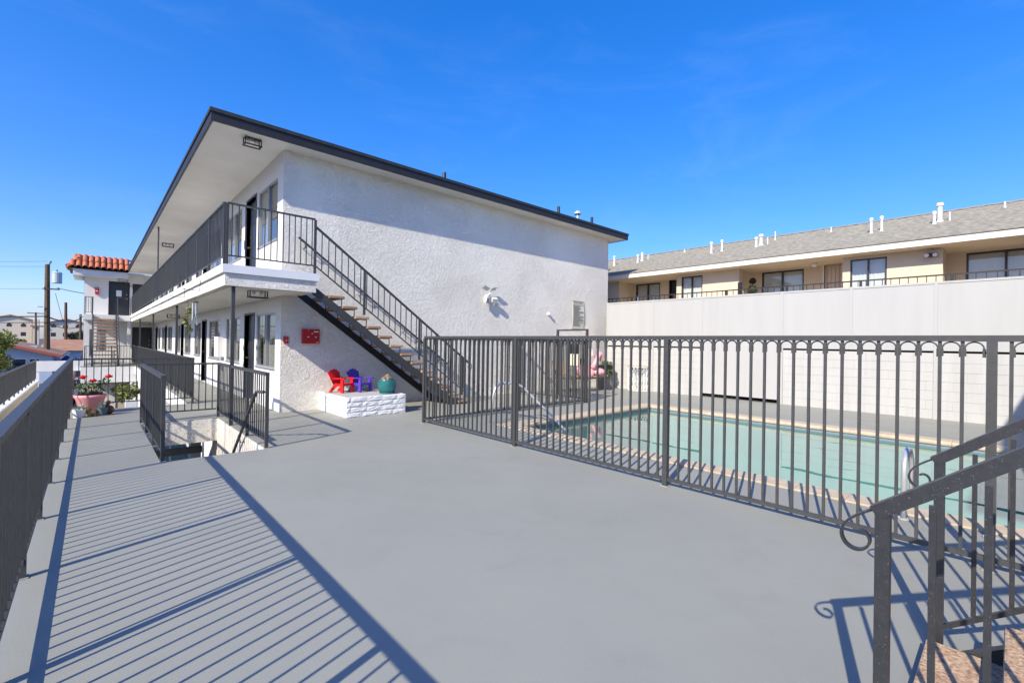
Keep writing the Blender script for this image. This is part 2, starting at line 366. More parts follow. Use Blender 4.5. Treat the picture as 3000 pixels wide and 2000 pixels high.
def window(parent, fr, u0, u1, z0, z1, n=0.0, fm='alum', style='curtain', fw=0.035, glass='glass', cm='curtain', swap=False):
    """sliding window: frame (part) with panes, curtain or blind behind (sub-parts)"""
    mb = MB(); um = (u0+u1)/2; a, b = n-0.07, n-0.015
    fr.box(mb, u0, u1, a, b, z0, z0+fw); fr.box(mb, u0, u1, a, b, z1-fw, z1)
    fr.box(mb, u0, u0+fw, a, b, z0+fw, z1-fw); fr.box(mb, u1-fw, u1, a, b, z0+fw, z1-fw)
    fr.box(mb, um-fw*.6, um+fw*.6, a, b+0.006, z0+fw, z1-fw)
    fr.box(mb, u0-0.02, u1+0.02, n-0.012, n+0.025, z0-0.03, z0-0.002)
    w = mb.build('window', fm, parent)
    for x0, x1, nn in ((u0+fw, um-fw*.6, n-0.05), (um+fw*.6, u1-fw, n-0.035)):
        fr.box(MB(), x0, x1, nn-0.003, nn+0.003, z0+fw, z1-fw)
        p = MB(); fr.box(p, x0, x1, nn-0.003, nn+0.003, z0+fw, z1-fw); p.build('pane', glass, w)
    if style == 'blind':
        x0, x1 = (u0+fw, um) if swap else (um, u1-fw)
        p = MB(); k = int((z1-z0-2*fw)/0.045)
        for i in range(k):
            z = z0+fw+i*0.045
            p.quad(fr.P(x0, n-0.10, z+0.042), fr.P(x1, n-0.10, z+0.042), fr.P(x1, n-0.085, z), fr.P(x0, n-0.085, z))
        o = p.build('blind', 'blind', w); o['kind'] = 'stuff'
        x0, x1 = (um, u1-fw) if swap else (u0+fw, um)
        p = MB(); p.quad(fr.P(x0, n-0.09, z0), fr.P(x1, n-0.09, z0), fr.P(x1, n-0.09, z1), fr.P(x0, n-0.09, z1)); p.build('insect_screen', 'screen', w)
    elif style == 'vertical':
        p = MB(); k = max(4, int((u1-u0)/0.085)); du = (u1-u0-2*fw)/k
        for i in range(k):
            x = u0+fw+i*du; t = 0.018 if i % 2 else 0.028
            p.quad(fr.P(x, n-0.13, z0+fw), fr.P(x+du*1.02, n-0.13+t, z0+fw), fr.P(x+du*1.02, n-0.13+t, z1-fw), fr.P(x, n-0.13, z1-fw))
        o = p.build('vertical_blind', cm, w); o['kind'] = 'stuff'
    else:
        p = MB(); k = max(10, int((u1-u0)/0.04)); rr = random.Random(int(u0*100)+int(z0*31))
        gap = rr.uniform(0.35, 0.6)
        pts = []
        for i in range(k+1):
            x = u0+fw+(u1-u0-2*fw)*i/k
            pts.append((x, n-0.16+0.022*math.sin(i*1.9)+0.012*math.sin(i*0.7+u0)))
        for (xa, na), (xb, nb) in zip(pts, pts[1:]):
            p.quad(fr.P(xa, na, z0), fr.P(xb, nb, z0), fr.P(xb, nb, z1), fr.P(xa, na, z1))
        p.build('curtain', cm, w, smooth=True)
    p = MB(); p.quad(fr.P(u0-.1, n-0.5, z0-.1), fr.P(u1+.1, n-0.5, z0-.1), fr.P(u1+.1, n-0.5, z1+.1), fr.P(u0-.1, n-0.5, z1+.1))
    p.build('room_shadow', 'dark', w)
    return w

def door(parent, fr, u0, u1, z0, z1, n=0.0, m='door', knob=True, side=1, rec=0.07):
    mb = MB(); fr.box(mb, u0, u1, n-rec-0.04, n-rec, z0, z1)
    for a, b in ((0.15, 0.42), (0.50, 0.93)):   # raised panels
        h = z1-z0; fr.box(mb, u0+.12, u1-.12, n-rec, n-rec+0.008, z0+h*a, z0+h*b)
    d = mb.build('door', m, parent)
    f = MB()
    fr.box(f, u0-0.045, u0, n-rec-.01, n+0.012, z0, z1+.045); fr.box(f, u1, u1+0.045, n-rec-.01, n+0.012, z0, z1+.045); fr.box(f, u0, u1, n-rec-.01, n+0.012, z1, z1+.045)
    f.build('door_frame', 'black' if m == 'door' else 'cream', d)
    if knob:
        ku = u0+0.08 if side < 0 else u1-0.08
        k = MB(); k.tube([fr.P(ku, n-rec, z0+0.95), fr.P(ku, n-rec+0.06, z0+0.95)], [0.012, 0.028], 8); k.build('knob', 'brass', d)
        k = MB(); k.tube([fr.P(ku, n-rec, z0+1.2), fr.P(ku, n-rec+0.02, z0+1.2)], 0.028, 8); k.build('deadbolt', 'brass', d)
    return d

PICK = {}
def picket_mesh(w, h, m):
    k = (round(w, 4), round(h, 4), m)
    if k not in PICK: PICK[k] = MB().box(-w/2, w/2, -w/2, w/2, 0, h).mesh('picket', m)
    return PICK[k]

def railing(name, label, A, B, h=0.97, zb=0.10, posts=(), sp=0.11, pw=0.014, post=0.038, top=(0.05, 0.026), m='iron', bw=0.022, cat='railing', group=None, parent=None, foot=True, pd=0.0, off=0.5, skip_pickets=False):
    A, B = V(A), V(B); d = B-A; L = math.hypot(d.x, d.y); hd = V((d.x/L, d.y/L, 0)); sl = d.z/L
    root = parent or thing(name, label, cat, A, group)
    up = V((0, 0, 1))
    MB().beam(A+up*(h-top[1]/2), B+up*(h-top[1]/2), top[0], top[1]).build('top_rail', m, root)
    MB().beam(A+up*zb, B+up*zb, bw, bw).build('bottom_rail', m, root)
    ph = h-top[1]
    rotz = RZ(math.atan2(hd.y, hd.x))
    pm = picket_mesh(post, ph+pd, m)
    for t in posts:
        p = A+hd*t+up*sl*t
        put('post', pm, root, T(p.x, p.y, p.z-pd) @ rotz)
        if foot:
            put('foot_plate', picket_mesh(post+0.022, 0.006, 'caulk'), root, T(p.x, p.y, p.z-pd) @ rotz)
    if not skip_pickets:
        k = picket_mesh(pw, ph-zb, m); n = int(L/sp)
        for i in range(n+1):
            t = (i+off)*sp
            if t > L-0.01 or any(abs(t-q) < post*0.8 for q in posts): continue
            p = A+hd*t+up*sl*t
            put('picket', k, root, T(p.x, p.y, p.z+zb) @ rotz)
    return root

def text(name, s, size, mw, m, parent, ext=0.001):
    c = bpy.data.curves.new(name, 'FONT'); c.body = s; c.size = size; c.align_x = 'CENTER'; c.align_y = 'CENTER'; c.extrude = ext; c.resolution_u = 2
    tmp = bpy.data.objects.new('tmp', c); COL.objects.link(tmp)
    dg = bpy.context.evaluated_depsgraph_get(); me = bpy.data.meshes.new_from_object(tmp.evaluated_get(dg)); bpy.data.objects.remove(tmp)
    me.materials.clear(); me.materials.append(M[m]); return put(name, me, parent, mw)

def leaves(mb, c, rx, ry, rz, n, s, rr, shell=0.5, aspect=1.6):
    for _ in range(n):
        while True:
            q = V((rr.uniform(-1, 1), rr.uniform(-1, 1), rr.uniform(-1, 1)))
            if shell < q.length < 1: break
        p = V(c)+V((q.x*rx, q.y*ry, q.z*rz))
        a = V((rr.gauss(0, 1), rr.gauss(0, 1), rr.gauss(0, .7))).normalized(); b = a.cross(V((rr.gauss(0, 1), rr.gauss(0, 1), rr.gauss(0, 1)))).normalized()
        k = s*rr.uniform(.6, 1.3); a *= k*aspect; b *= k
        mb.quad(p-a*.5, p+b*.35, p+a*.5, p-b*.35)
    return mb

def tree(name, label, base, zc, rx, ry, rz, n, s, m, cat='tree', seed=1):
    rr = random.Random(seed); t = thing(name, label, cat, base); b = V(base)
    mb = MB(); mb.tube([b, b+V((.05, .03, (zc-b.z)*.5)), V((b.x, b.y, zc))], [.12, .09, .04], 7)
    for i in range(6):
        a = i*1.05; mb.tube([V((b.x, b.y, zc-rz*.7)), V((b.x+math.cos(a)*rx*.6, b.y+math.sin(a)*ry*.6, zc+rr.uniform(-.3, .4)*rz))], [.05, .015], 5)
    mb.build('trunk', 'wood', t)
    cm = MB()
    for i in range(14):
        a = rr.uniform(0, 6.28); e = rr.uniform(-.8, .9); k = rr.uniform(.35, .75)
        leaves(cm, (b.x+math.cos(a)*rx*k*math.cos(e), b.y+math.sin(a)*ry*k*math.cos(e), zc+math.sin(e)*rz*.75), rx*.42, ry*.42, rz*.38, n//14, s, rr, .3)
    cm.build('crown', m, t); return t

# ------------------------------------------------------------------ setting: ground, decks, pool
WY = 9.50          # plane of the end wall
FX = 2.66          # plane of the long facade
GZ = -2.75         # driveway level
struct('ground', MB().quad((-900, -900, GZ), (900, -900, GZ), (900, 900, GZ), (-900, 900, GZ)), 'asphalt')
PX0, PX1, PY0, PY1 = 5.11, 9.86, -3.4, 5.95         # outer edge of the pool coping
def slab(mb, x0, x1, y0, y1, z0=-0.34, z1=0.0): mb.box(x0, x1, y0, y1, z0, z1)
dk = MB()
slab(dk, -0.42, 0.58, -7, 11.88); slab(dk, 0.58, 1.66, -7, 6.45); slab(dk, 0.58, 1.66, 9.52, 11.88)
slab(dk, 1.66, FX, -7, 11.88); slab(dk, FX, PX0, -7, WY); slab(dk, PX0, PX1, PY1, WY); slab(dk, PX0, PX1, -7, PY0); slab(dk, PX1, 12.9, -7, WY)
struct('deck', dk, 'deck')
wk = MB(); slab(wk, 1.53, FX, 11.88, 34.0, -0.02, 0.0); slab(wk, -0.42, FX, 28.85, 34.0, -0.024, -0.001)
struct('walkway', wk, 'deck')
we = MB(); slab(we, 1.53, FX, 11.885, 28.8, -0.36, -0.02); we.box(-0.4, FX, 28.8, 34, -0.75, -0.025)
struct('walkway_edge', we, 'facade')
# stairwell walls, the beam at its far side and the flight that goes down
sw = MB(); sw.box(1.66, 1.9, 6.45, 10.0, GZ, -0.342); sw.box(1.652, 1.66, 6.45, 9.515, GZ, -0.012); sw.box(0.572, 0.58, 6.45, 9.515, -0.5, -0.012)
struct('stairwell_wall', sw, 'stucco')
sb = MB(); sb.box(0.58, 1.652, 9.505, 9.518, -0.40, -0.012); sb.box(0.58, 1.66, 9.521, 9.9, -0.40, -0.342); struct('stairwell_beam', sb, 'stucco')
st = MB()
for i in range(12): st.box(0.6, 1.64, 6.46+i*.25, 6.46+(i+1)*.25+.02, -0.19*(i+1)-.08, -0.19*(i+1))
struct('stair_flight', st, 'concrete')
MB().box(0.3, 1.655, 11.0, 11.12, -0.89, -0.77).build('carport_beam', 'concrete', None, kind='structure')
lb = MB(); lb.box(1.48, 1.655, 11.13, 11.4, GZ, -0.345); lb.box(-0.42, -0.15, 11.5, 11.85, GZ, -0.342); lb.box(0.7, 0.95, 16.8, 17.1, GZ, -0.4); lb.box(1.66, 2.62, 20, 28.9, GZ, -0.4)
struct('carport_frame', lb, 'white')

# pool
IX0, IX1, IY0, IY1 = PX0+.27, PX1-.27, PY0+.27, PY1-.27
pb = MB(); D = -1.5
pb.quad((IX0, IY0, D), (IX1, IY0, D), (IX1, IY1, D+.3), (IX0, IY1, D+.3))
for a, b in (((IX0, IY0), (IX1, IY0)), ((IX1, IY0), (IX1, IY1)), ((IX1, IY1), (IX0, IY1)), ((IX0, IY1), (IX0, IY0))):
    pb.quad((*a, D), (*b, D), (*b, -.11), (*a, -.11))
pb.box(IX0, IX0+.8, IY1-.9, IY1, D, -.5)
pool = struct('pool', pb, 'plaster')
tl = MB()
tl.box(IX0-.01, IX0+.004, IY0, IY1, -.115, -.055); tl.box(IX1-.004, IX1+.01, IY0, IY1, -.115, -.055); tl.box(IX0+.004, IX1-.004, IY1-.004, IY1+.01, -.115, -.055)
tl.build('tile_band', 'tile', pool)
def coping_mesh(L):
    bm = bmesh.new(); bmesh.ops.create_cube(bm, size=1.0); bmesh.ops.scale(bm, vec=(0.30, L-.004, 0.075), verts=bm.verts)
    ed = [e for e in bm.edges if all(abs(v.co.x-0.15) < 1e-4 for v in e.verts) and abs(e.verts[0].co.z-e.verts[1].co.z) < 1e-5]
    bmesh.ops.bevel(bm, geom=ed, offset=0.03, segments=3, affect='EDGES', profile=.5)
    me = bpy.data.meshes.new('coping_stone'); bm.to_mesh(me); bm.free(); me.materials.append(M['coping']); return me
cl = 0.42; cm_ = coping_mesh(cl)
n = int((PY1-PY0)/cl)
for i in range(n):
    y = PY1-.30-(i+.5)*cl
    if y < PY0+.2: break
    put('coping_stone', cm_, pool, T(PX0+.15, y, -0.022)); put('coping_stone', cm_, pool, T(PX1-.15, y, -0.022) @ RZ(math.pi))
n = 11; cm2 = coping_mesh((PX1-PX0)/n)
for i in range(n): put('coping_stone', cm2, pool, T(PX0+(i+.5)*(PX1-PX0)/n, PY1-.15, -0.0215) @ RZ(-math.pi/2))
struct('water', MB().quad((IX0, IY0, -.095), (IX1, IY0, -.095), (IX1, IY1, -.095), (IX0, IY1, -.095)), 'water')

# ------------------------------------------------------------------ main apartment building
apt = thing('apartment_building', 'two-storey white stucco apartment building with dark flat roof edge and red-tiled far wing', 'building', (FX, WY, 0))
EW = Fr((0, WY, 0), (1, 0, 0), (0, -1, 0)); FA = Fr((FX, 0, 0), (0, 1, 0), (-1, 0, 0)); WG = Fr((0, 34.0, 0), (1, 0, 0), (0, -1, 0))
RB = 5.045
MB().quad(EW.P(FX, 0, GZ), EW.P(13.15, 0, GZ), EW.P(13.15, 0, RB+.02), EW.P(FX, 0, RB+.02)).build('end_wall', 'stucco', apt)
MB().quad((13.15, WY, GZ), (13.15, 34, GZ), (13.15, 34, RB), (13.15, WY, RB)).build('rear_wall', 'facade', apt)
low = []; kinds = []
units = [(9.86, 11.26, 11.47, 12.3, 12.8, 14.37), (15.23, 16.86, 17.3, 18.06, 18.33, 19.66), (20.46, 22.03, 22.25, 22.95, 23.2, 24.65), (25.85, 27.6, 27.85, 28.5, 28.67, 30.14), (30.77, 31.9, 32.2, 32.96, 33.1, 33.8)]
holes = []
for a, b, c, d, e, f in units:
    holes += [(a, b, 0.82, 1.94), (c, d, 0.01, 1.95), (e, f, 0.82, 1.94), (a, b, 3.40, 4.62), (c, d, 2.6, 4.62), (e, f, 3.40, 4.62)]
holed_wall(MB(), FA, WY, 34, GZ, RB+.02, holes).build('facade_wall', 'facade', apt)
for i, (a, b, c, d, e, f) in enumerate(units):
    window(apt, FA, a, b, 0.82, 1.94, style='curtain', cm='curtain' if i % 2 == 0 else 'curtain2')
    window(apt, FA, e, f, 0.82, 1.94, style='curtain', cm='curtain2' if i % 2 == 0 else 'curtain')
    window(apt, FA, a, b, 3.40, 4.62, style='blind'); window(apt, FA, e, f, 3.40, 4.62, style='blind', swap=False)
    door(apt, FA, c, d, 0.01, 1.95); door(apt, FA, c, d, 2.6, 4.62)
# roof slab: soffit, fascia boards, gravel stop edge
RX0, RX1, RY0, RY1 = 1.40, 13.68, 9.06, 40.0
MB().box(RX0+.03, RX1-.03, RY0+.03, 33.9, RB+.012, RB+.05).build('soffit', 'soffit', apt)
roof = MB().box(RX0+.01, RX1-.01, RY0+.01, 33.9, RB+.06, RB+.17).build('roof', 'tar', apt)
fa = MB(); fa.box(RX0, RX1, RY0, RY0+.035, RB, RB+.15); fa.box(RX0, RX0+.035, RY0+.036, 33.5, RB, RB+.15); fa.box(RX1-.035, RX1, RY0+.036, 33.5, RB, RB+.15)
fa.build('fascia', 'fascia', roof)
ge = MB(); ge.box(RX0-.02, RX1+.02, RY0-.02, RY0+.06, RB+.152, RB+.215); ge.box(RX0-.02, RX0+.06, RY0+.061, 33.5, RB+.152, RB+.215); ge.box(RX1-.06, RX1+.02, RY0+.061, 33.5, RB+.152, RB+.215)
ge.build('roof_edge', 'tar', roof)
for x, y, h in ((7.07, 10.6, .80), (11.77, 10.6, .86), (13.62, 10.6, .86)): MB().tube([(x, y, RB+.17), (x, y, RB+.17+h+.05)], .05, 10).build('vent_pipe', 'black', roof, smooth=False)
v = MB(); v.tube([(12.55, 10.4, RB+.17), (12.55, 10.4, RB+.98)], .05, 10); v.lathe([(.06, 0), (.13, .04), (.13, .09), (.02, .17)], (12.55, 10.4, RB+.9), 10); v.build('vent_cap', 'galv', roof)
# balcony
BX, BY, SB, ST = 1.53, 8.45, 2.25, 2.585
bal = MB(); bal.box(BX, FX-.002, BY, 34, SB, 2.45); bal.box(FX-.002, 2.94, BY, WY-.002, SB, 2.45)
bal = bal.build('balcony_slab', 'stucco', apt)
cap = MB(); cap.box(BX-.04, FX-.002, BY-.035, 33.99, 2.452, ST); cap.box(FX-.002, 2.985, BY-.035, WY-.004, 2.452, ST); cap.build('slab_cap', 'white', bal)
un = MB(); un.box(BX+.1, FX-.01, BY+.1, 33.9, SB-.012, SB-.002); un.build('balcony_ceiling', 'soffit', bal)
MB().box(1.645, 1.695, 8.525, 8.575, 0, SB-.001).build('post', 'iron', apt)
for y in (14.9, 21.3, 27.7): MB().box(1.60, 1.65, y-.025, y+.025, 0.001, SB-.001).build('post', 'iron', apt)
MB().tube([(BX+.02, 19.1, 2.6), (BX+.02, 19.1, RB+.01)], .022, 8).build('conduit', 'iron', apt)
# utility box, panel, paper notices on facade
u = MB(); FA.box(u, 14.55, 15.05, 0, .16, 0.9, 1.45); u.build('utility_box', 'white', apt)
u = MB(); FA.box(u, 14.62, 14.9, 0, .05, .55, .72); u.build('meter_plate', 'galv', apt)
u = MB(); FA.box(u, 12.38, 12.5, 0, .02, 3.55, 3.75); u.build('notice', 'brass', apt)
u = MB(); EW.box(u, 2.71, 2.79, 0, .05, 1.33, 1.47); pull = u.build('fire_alarm_pull', 'redbox', apt)
u = MB(); EW.box(u, 2.73, 2.77, .05, .053, 1.385, 1.395); EW.box(u, 2.745, 2.755, .05, .053, 1.36, 1.385); EW.box(u, 2.735, 2.765, .05, .053, 1.44, 1.445); u.build('handle', 'paper', pull)

# far wing
wing_h = [(0.65, 1.46, 2.6, 4.45), (1.69, 2.5, 0.01, 1.93), (-0.15, 0.55, 0.35, 1.8), (1.68, 2.5, 2.6, 4.4)]
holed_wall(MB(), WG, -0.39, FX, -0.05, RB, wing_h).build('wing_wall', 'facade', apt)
MB().box(-0.39, -0.385, 34, 42, GZ, RB).build('wing_side_wall', 'facade', apt)
door(apt, WG, 0.65, 1.46, 2.6, 4.45); door(apt, WG, 1.69, 2.5, 0.01, 1.93); door(apt, WG, 1.68, 2.5, 2.6, 4.4)
window(apt, WG, -0.15, 0.55, 0.35, 1.8, style='vertical', cm='blind')
pn = MB(); WG.box(pn, 0.93, 1.16, -.068, -.06, 3.68, 4.02); pn.build('door_notice', 'paper', apt)
text('door_number', '16', 0.17, T(1.57, 33.985, 4.3) @ Matrix.Rotation(math.pi/2, 4, 'X'), 'ink', apt)
fx = MB(); WG.box(fx, 0.05, 0.21, 0, .1, 3.72, 4.1); fx = fx.build('extinguisher_cabinet', 'redbox', apt)
f2 = MB(); WG.box(f2, 0.08, 0.17, .1, .104, 3.88, 3.93); WG.box(f2, 0.10, 0.15, .1, .104, 4.02, 4.06); f2.build('label_plate', 'paper', fx)
MB().box(-0.39, 1.5, 32.6, 34, SB+.02, 2.57).build('landing_slab', 'facade', apt)
for x in (-0.36, 0.0, 1.38): MB().box(x, x+.14, 32.7, 32.85, 0, SB+.02).build('pillar', 'facade', apt)
MB().box(0.1, 0.9, 33.2, 33.22, 0.0, 0.6).build('storage_box', 'paper', apt)
# wing soffit and clay tile mansard
ws = MB(); ws.box(-0.83, 1.40, 33.4, 36.5, 4.64, 4.98); ws.build('wing_soffit', 'facade', apt)
tb = MB(); tb.hexa([(-1.0, 33.3, 5.0), (1.405, 33.3, 5.0), (1.405, 36.5, 5.0), (-1.0, 36.5, 5.0), (-0.5, 34.35, 5.72), (1.405, 34.35, 5.72), (1.405, 36.5, 5.72), (-0.5, 36.5, 5.72)])
tile_roof = tb.build('tile_roof', 'black', apt)
def barrel(L, r0, r1):
    mb = MB(); n = 7; th = .018; base = 0
    for (y, r) in ((0, r0), (L, r1)):
        for rr in (r, r-th):
            for j in range(n+1):
                a = math.pi*j/n; mb.v.append(V((rr*math.cos(a), y, rr*math.sin(a))))
    k = n+1
    for j in range(n):
        mb.f += [(j, j+1, 2*k+j+1, 2*k+j), (k+j, 3*k+j, 3*k+j+1, k+j+1), (j, k+j, k+j+1, j+1), (2*k+j, 2*k+j+1, 3*k+j+1, 3*k+j)]
    return mb.mesh('clay_tile', 'terra', True)
tm = barrel(.74, .118, .095)
pitch = math.atan2(.72, 1.05)
for i in range(10):
    for j in range(2):
        x = -0.86+i*.247; y = 33.22+j*.55*math.cos(pitch); z = 5.04+j*.55*math.sin(pitch)+(.012*((i*7) % 3))
        if j == 1 and i == 0: x += .12
        put('clay_tile', tm, tile_roof, T(x, y, z+j*.02) @ Matrix.Rotation(pitch, 4, 'X'))
hp = math.atan2(.72, .5)
for i in range(7):
    put('clay_tile', tm, tile_roof, T(-1.04, 33.7+i*.25+.1, 5.04) @ RZ(-math.pi/2) @ Matrix.Rotation(hp, 4, 'X'))
for i in range(7): put('ridge_tile', tm, tile_roof, T(-0.62+i*.3, 34.36, 5.74) @ RZ(-math.pi/2))
put('ridge_tile', tm, tile_roof, T(-1.02, 33.28, 5.06) @ RZ(math.radians(-24)) @ Matrix.Rotation(math.radians(30), 4, 'X'))

# ------------------------------------------------------------------ lantern lights
def lantern(label, x, y, z, rz=0.0, w=.26, d=.15, h=.12):
    t = thing('ceiling_lantern', label, 'light', (x, y, z), 'black box-frame ceiling lanterns')
    Mx = T(x, y, z) @ RZ(rz); mb = MB(); k = .016
    mb.box(-w/2, w/2, -d/2, d/2, -.012, 0)
    for sx in (-1, 1):
        for sy in (-1, 1): mb.box(sx*w/2-k/2, sx*w/2+k/2, sy*d/2-k/2, sy*d/2+k/2, -h, -.012)
    for sy in (-1, 1): mb.box(-w/2-k, w/2+k, sy*d/2-k, sy*d/2+k, -h-k, -h)
    for sx in (-1, 1): mb.box(sx*w/2-k, sx*w/2+k, -d/2+k, d/2-k, -h-k, -h)
    put('frame', mb.mesh('frame', 'black'), t, Mx)
    for sx in (-.06, .06):
        b = MB(); b.blob((sx, 0, -.055), .034, 10, 6); b.tube([(sx, 0, -.012), (sx, 0, -.03)], .018, 8); put('bulb', b.mesh('bulb', 'bulb', True), t, Mx)
lantern('black box lantern on the upper soffit nearest the roof corner', 2.10, 9.42, RB+.012)
lantern('black box lantern farther along the upper soffit above the balcony rail', 2.1, 22.2, RB+.012, w=.34)
lantern('black box lantern under the balcony corner beside the iron post', 2.10, 8.86, SB-.0, w=.27)
lantern('black box lantern on the lower walkway ceiling past the wind chime', 2.1, 20.2, SB-.012, w=.34)
lantern('small black lantern on the lower walkway ceiling at the far end', 2.1, 32.0, SB-.012, w=.4)
lantern('black lantern under the red tiled eave above the far wing door', 1.2, 33.7, 4.64, w=.4)

# ------------------------------------------------------------------ outside staircase
stair = thing('exterior_staircase', 'open black steel staircase with tan aggregate treads against the white end wall', 'staircase', (6.3, 8.9, 0))
RUN, RISE = 0.2455, 0.1785
def sx(i): return 3.19+i*RUN
def sz(i): return 2.23-i*RISE
for yy in (8.52, 9.30):
    a = V((2.93, yy, 2.285)); sl = RISE/RUN
    e = V((6.05, yy, 2.285-(6.05-2.93)*sl))
    MB().beam(a, e, .05, .128).build('stringer', 'black' if yy > 9 else 'iron', stair)
tmesh = [roundbox('tread', 'tread', .285, 0.92, .055, .012), roundbox('tread', 'tread2', .285, 0.92, .055, .012)]
for i in range(13):
    put('tread', tmesh[(i*5 % 3) % 2], stair, T(sx(i)+.14, 8.91, sz(i)-.03))
    for yy in (8.50, 9.30):
        b = MB(); x, z = sx(i)+.03, sz(i)
        b.tube([(x+.21, yy, z-.062), (x+.21, yy, z-.062-RISE+.03), (x+.19, yy, z-.075-RISE+.02)], .009, 6); b.tube([(x-.02, yy, z-.064), (x+.21, yy, z-.064)], .009, 6)
        b.build('tread_bracket', 'iron', stair)
# stair railing (outer side) and wall handrail
sa = V((2.93, 8.47, 3.43)); se = V((6.42, 8.47, 0.92)); sl = (se.z-sa.z)/(se.x-sa.x)
rail = MB().beam(sa, se, .04, .035).build('stair_railing', 'iron', stair)
MB().beam(sa-V((0, 0, .70)), se-V((.1, 0, .66)), .02, .022).build('bottom_rail', 'iron', rail)
pk = picket_mesh(.014, .67, 'iron')
k = 0
x = 3.04
while x < 6.32:
    put('picket', pk, rail, T(x, 8.47, sa.z+(x-2.93)*sl-.69)); x += .1235
for x in (3.86, 5.09, 6.22): MB().box(x-.019, x+.019, 8.451, 8.489, sa.z+(x-2.93)*sl-.86, sa.z+(x-2.93)*sl-.01).build('post', 'iron', rail)
def spiral(c, r, turns, ax, up, start=0.0, n=26):
    return [V(c)+V(ax)*(r*(1-.55*i/n)*math.cos(start+turns*2*math.pi*i/n))+V(up)*(r*(1-.55*i/n)*math.sin(start+turns*2*math.pi*i/n)) for i in range(n+1)]
MB().tube(spiral((6.43, 8.47, .845), .07, -1.15, (1, 0, 0), (0, 0, 1), math.pi/2), .009, 6).build('scroll', 'iron', rail)
wr = MB().beam((2.92, 9.38, 3.39), (6.45, 9.38, .86), .035, .035).build('wall_handrail', 'iron', stair)
for x in (3.05, 4.2, 5.25, 6.2):
    z = 3.39-(x-2.92)*.7167; MB().tube([(x, 9.38, z-.02), (x, 9.39, z-.09), (x, WY, z-.11)], .01, 6).build('bracket', 'iron', wr)

# ------------------------------------------------------------------ railings
railing('walkway_railing', 'long black picket railing along the left edge of the deck', (-0.285, -4.22, 0), (-0.285, 11.86, 0), posts=[0.02+1.15*i for i in range(14)]+[16.06], h=1.0, sp=.108, top=(.05, .03), pw=.0125)
railing('end_railing', 'black picket railing across the walkway end behind the pink flower pot', (-0.24, 11.84, 0), (1.61, 11.84, 0), h=.985, zb=.13, posts=[.98, 1.83], sp=.105, top=(.045, .03))
railing('stairwell_railing', 'black railing on the left side of the stairwell opening', (0.60, 6.50, 0), (0.60, 9.62, 0), posts=[0, 1.0, 2.05, 3.1], top=(.05, .04))
railing('stairwell_railing', 'black railing across the far side of the stairwell opening', (0.63, 9.60, 0), (1.64, 9.60, 0), posts=[], top=(.04, .03), zb=.15, sp=.1)
sr = railing('stairwell_railing', 'black railing on the right side of the stairwell beside the balcony post', (1.67, 6.49, 0), (1.67, 9.62, 0), posts=[0, 1.0, 2.08, 3.1], top=(.05, .04))
hr = MB(); hr.tube([(1.64, 6.52, .72), (1.585, 6.62, .72), (1.585, 6.70, .69), (1.585, 7.95, -.34), (1.585, 9.0, -1.2)], .02, 8); hr.build('handrail', 'iron', sr)
hb = MB(); hb.tube([(1.585, 7.55, -.03), (1.60, 7.55, -.1), (1.652, 7.55, -.1)], .008, 6); hb.build('bracket', 'iron', sr)
railing('walkway_railing', 'black picket railing along the ground-floor walkway below the balcony', (1.60, 11.9, 0), (1.60, 32.0, 0), posts=[0.0]+[1.15*i for i in range(1, 18)], sp=.11, zb=.12)
railing('balcony_railing', 'long black picket railing along the upper balcony', (BX, 8.52, ST), (BX, 32.55, ST), posts=[0.0]+[1.28*i for i in range(1, 19)], h=1.0, sp=.11, zb=.14)
railing('balcony_railing', 'short black railing on the balcony end above the staircase', (BX+.03, 8.50, ST), (2.92, 8.50, ST), posts=[0.0, 1.37], h=1.0, sp=.096, zb=.15, off=.7)
railing('landing_railing', 'black railing at the left of the far wing landing', (-0.33, 32.64, 2.57), (-0.06, 32.64, 2.57), posts=[0, .27], h=.92, zb=.1, sp=.09)
railing('landing_railing', 'black railing right of the far wing staircase on the upper landing', (0.95, 32.62, 2.57), (1.5, 32.62, 2.57), posts=[0, .55], h=.95, zb=.08, sp=.09)
railing('landing_railing', 'black railing at the front of the far wing landing on the lower level', (-0.27, 28.86, 0), (1.58, 28.86, 0), posts=[0, .93, 1.85], h=.98, zb=.12, sp=.11)

# far wing staircase, seen head-on
ws = thing('wing_staircase', 'wooden-treaded open staircase rising to the far wing door', 'staircase', (0.45, 29, 0))
wt_ = roundbox('tread', 'tread', .95, .27, .06, .012)
for i in range(13): put('tread', wt_, ws, T(.45, 29.1+i*.262, .17+i*.178))
for x in (.0, .90): MB().beam((x, 28.95, .0), (x, 32.6, 2.48), .05, .2).build('stringer', 'iron', ws)
for x in (-.03, .94):
    h_ = MB().beam((x, 28.95, .98), (x, 32.6, 3.48), .04, .04).build('handrail', 'iron', ws)
    MB().box(x-.02, x+.02, 28.95, 28.99, 0, .98).build('newel_post', 'iron', ws)

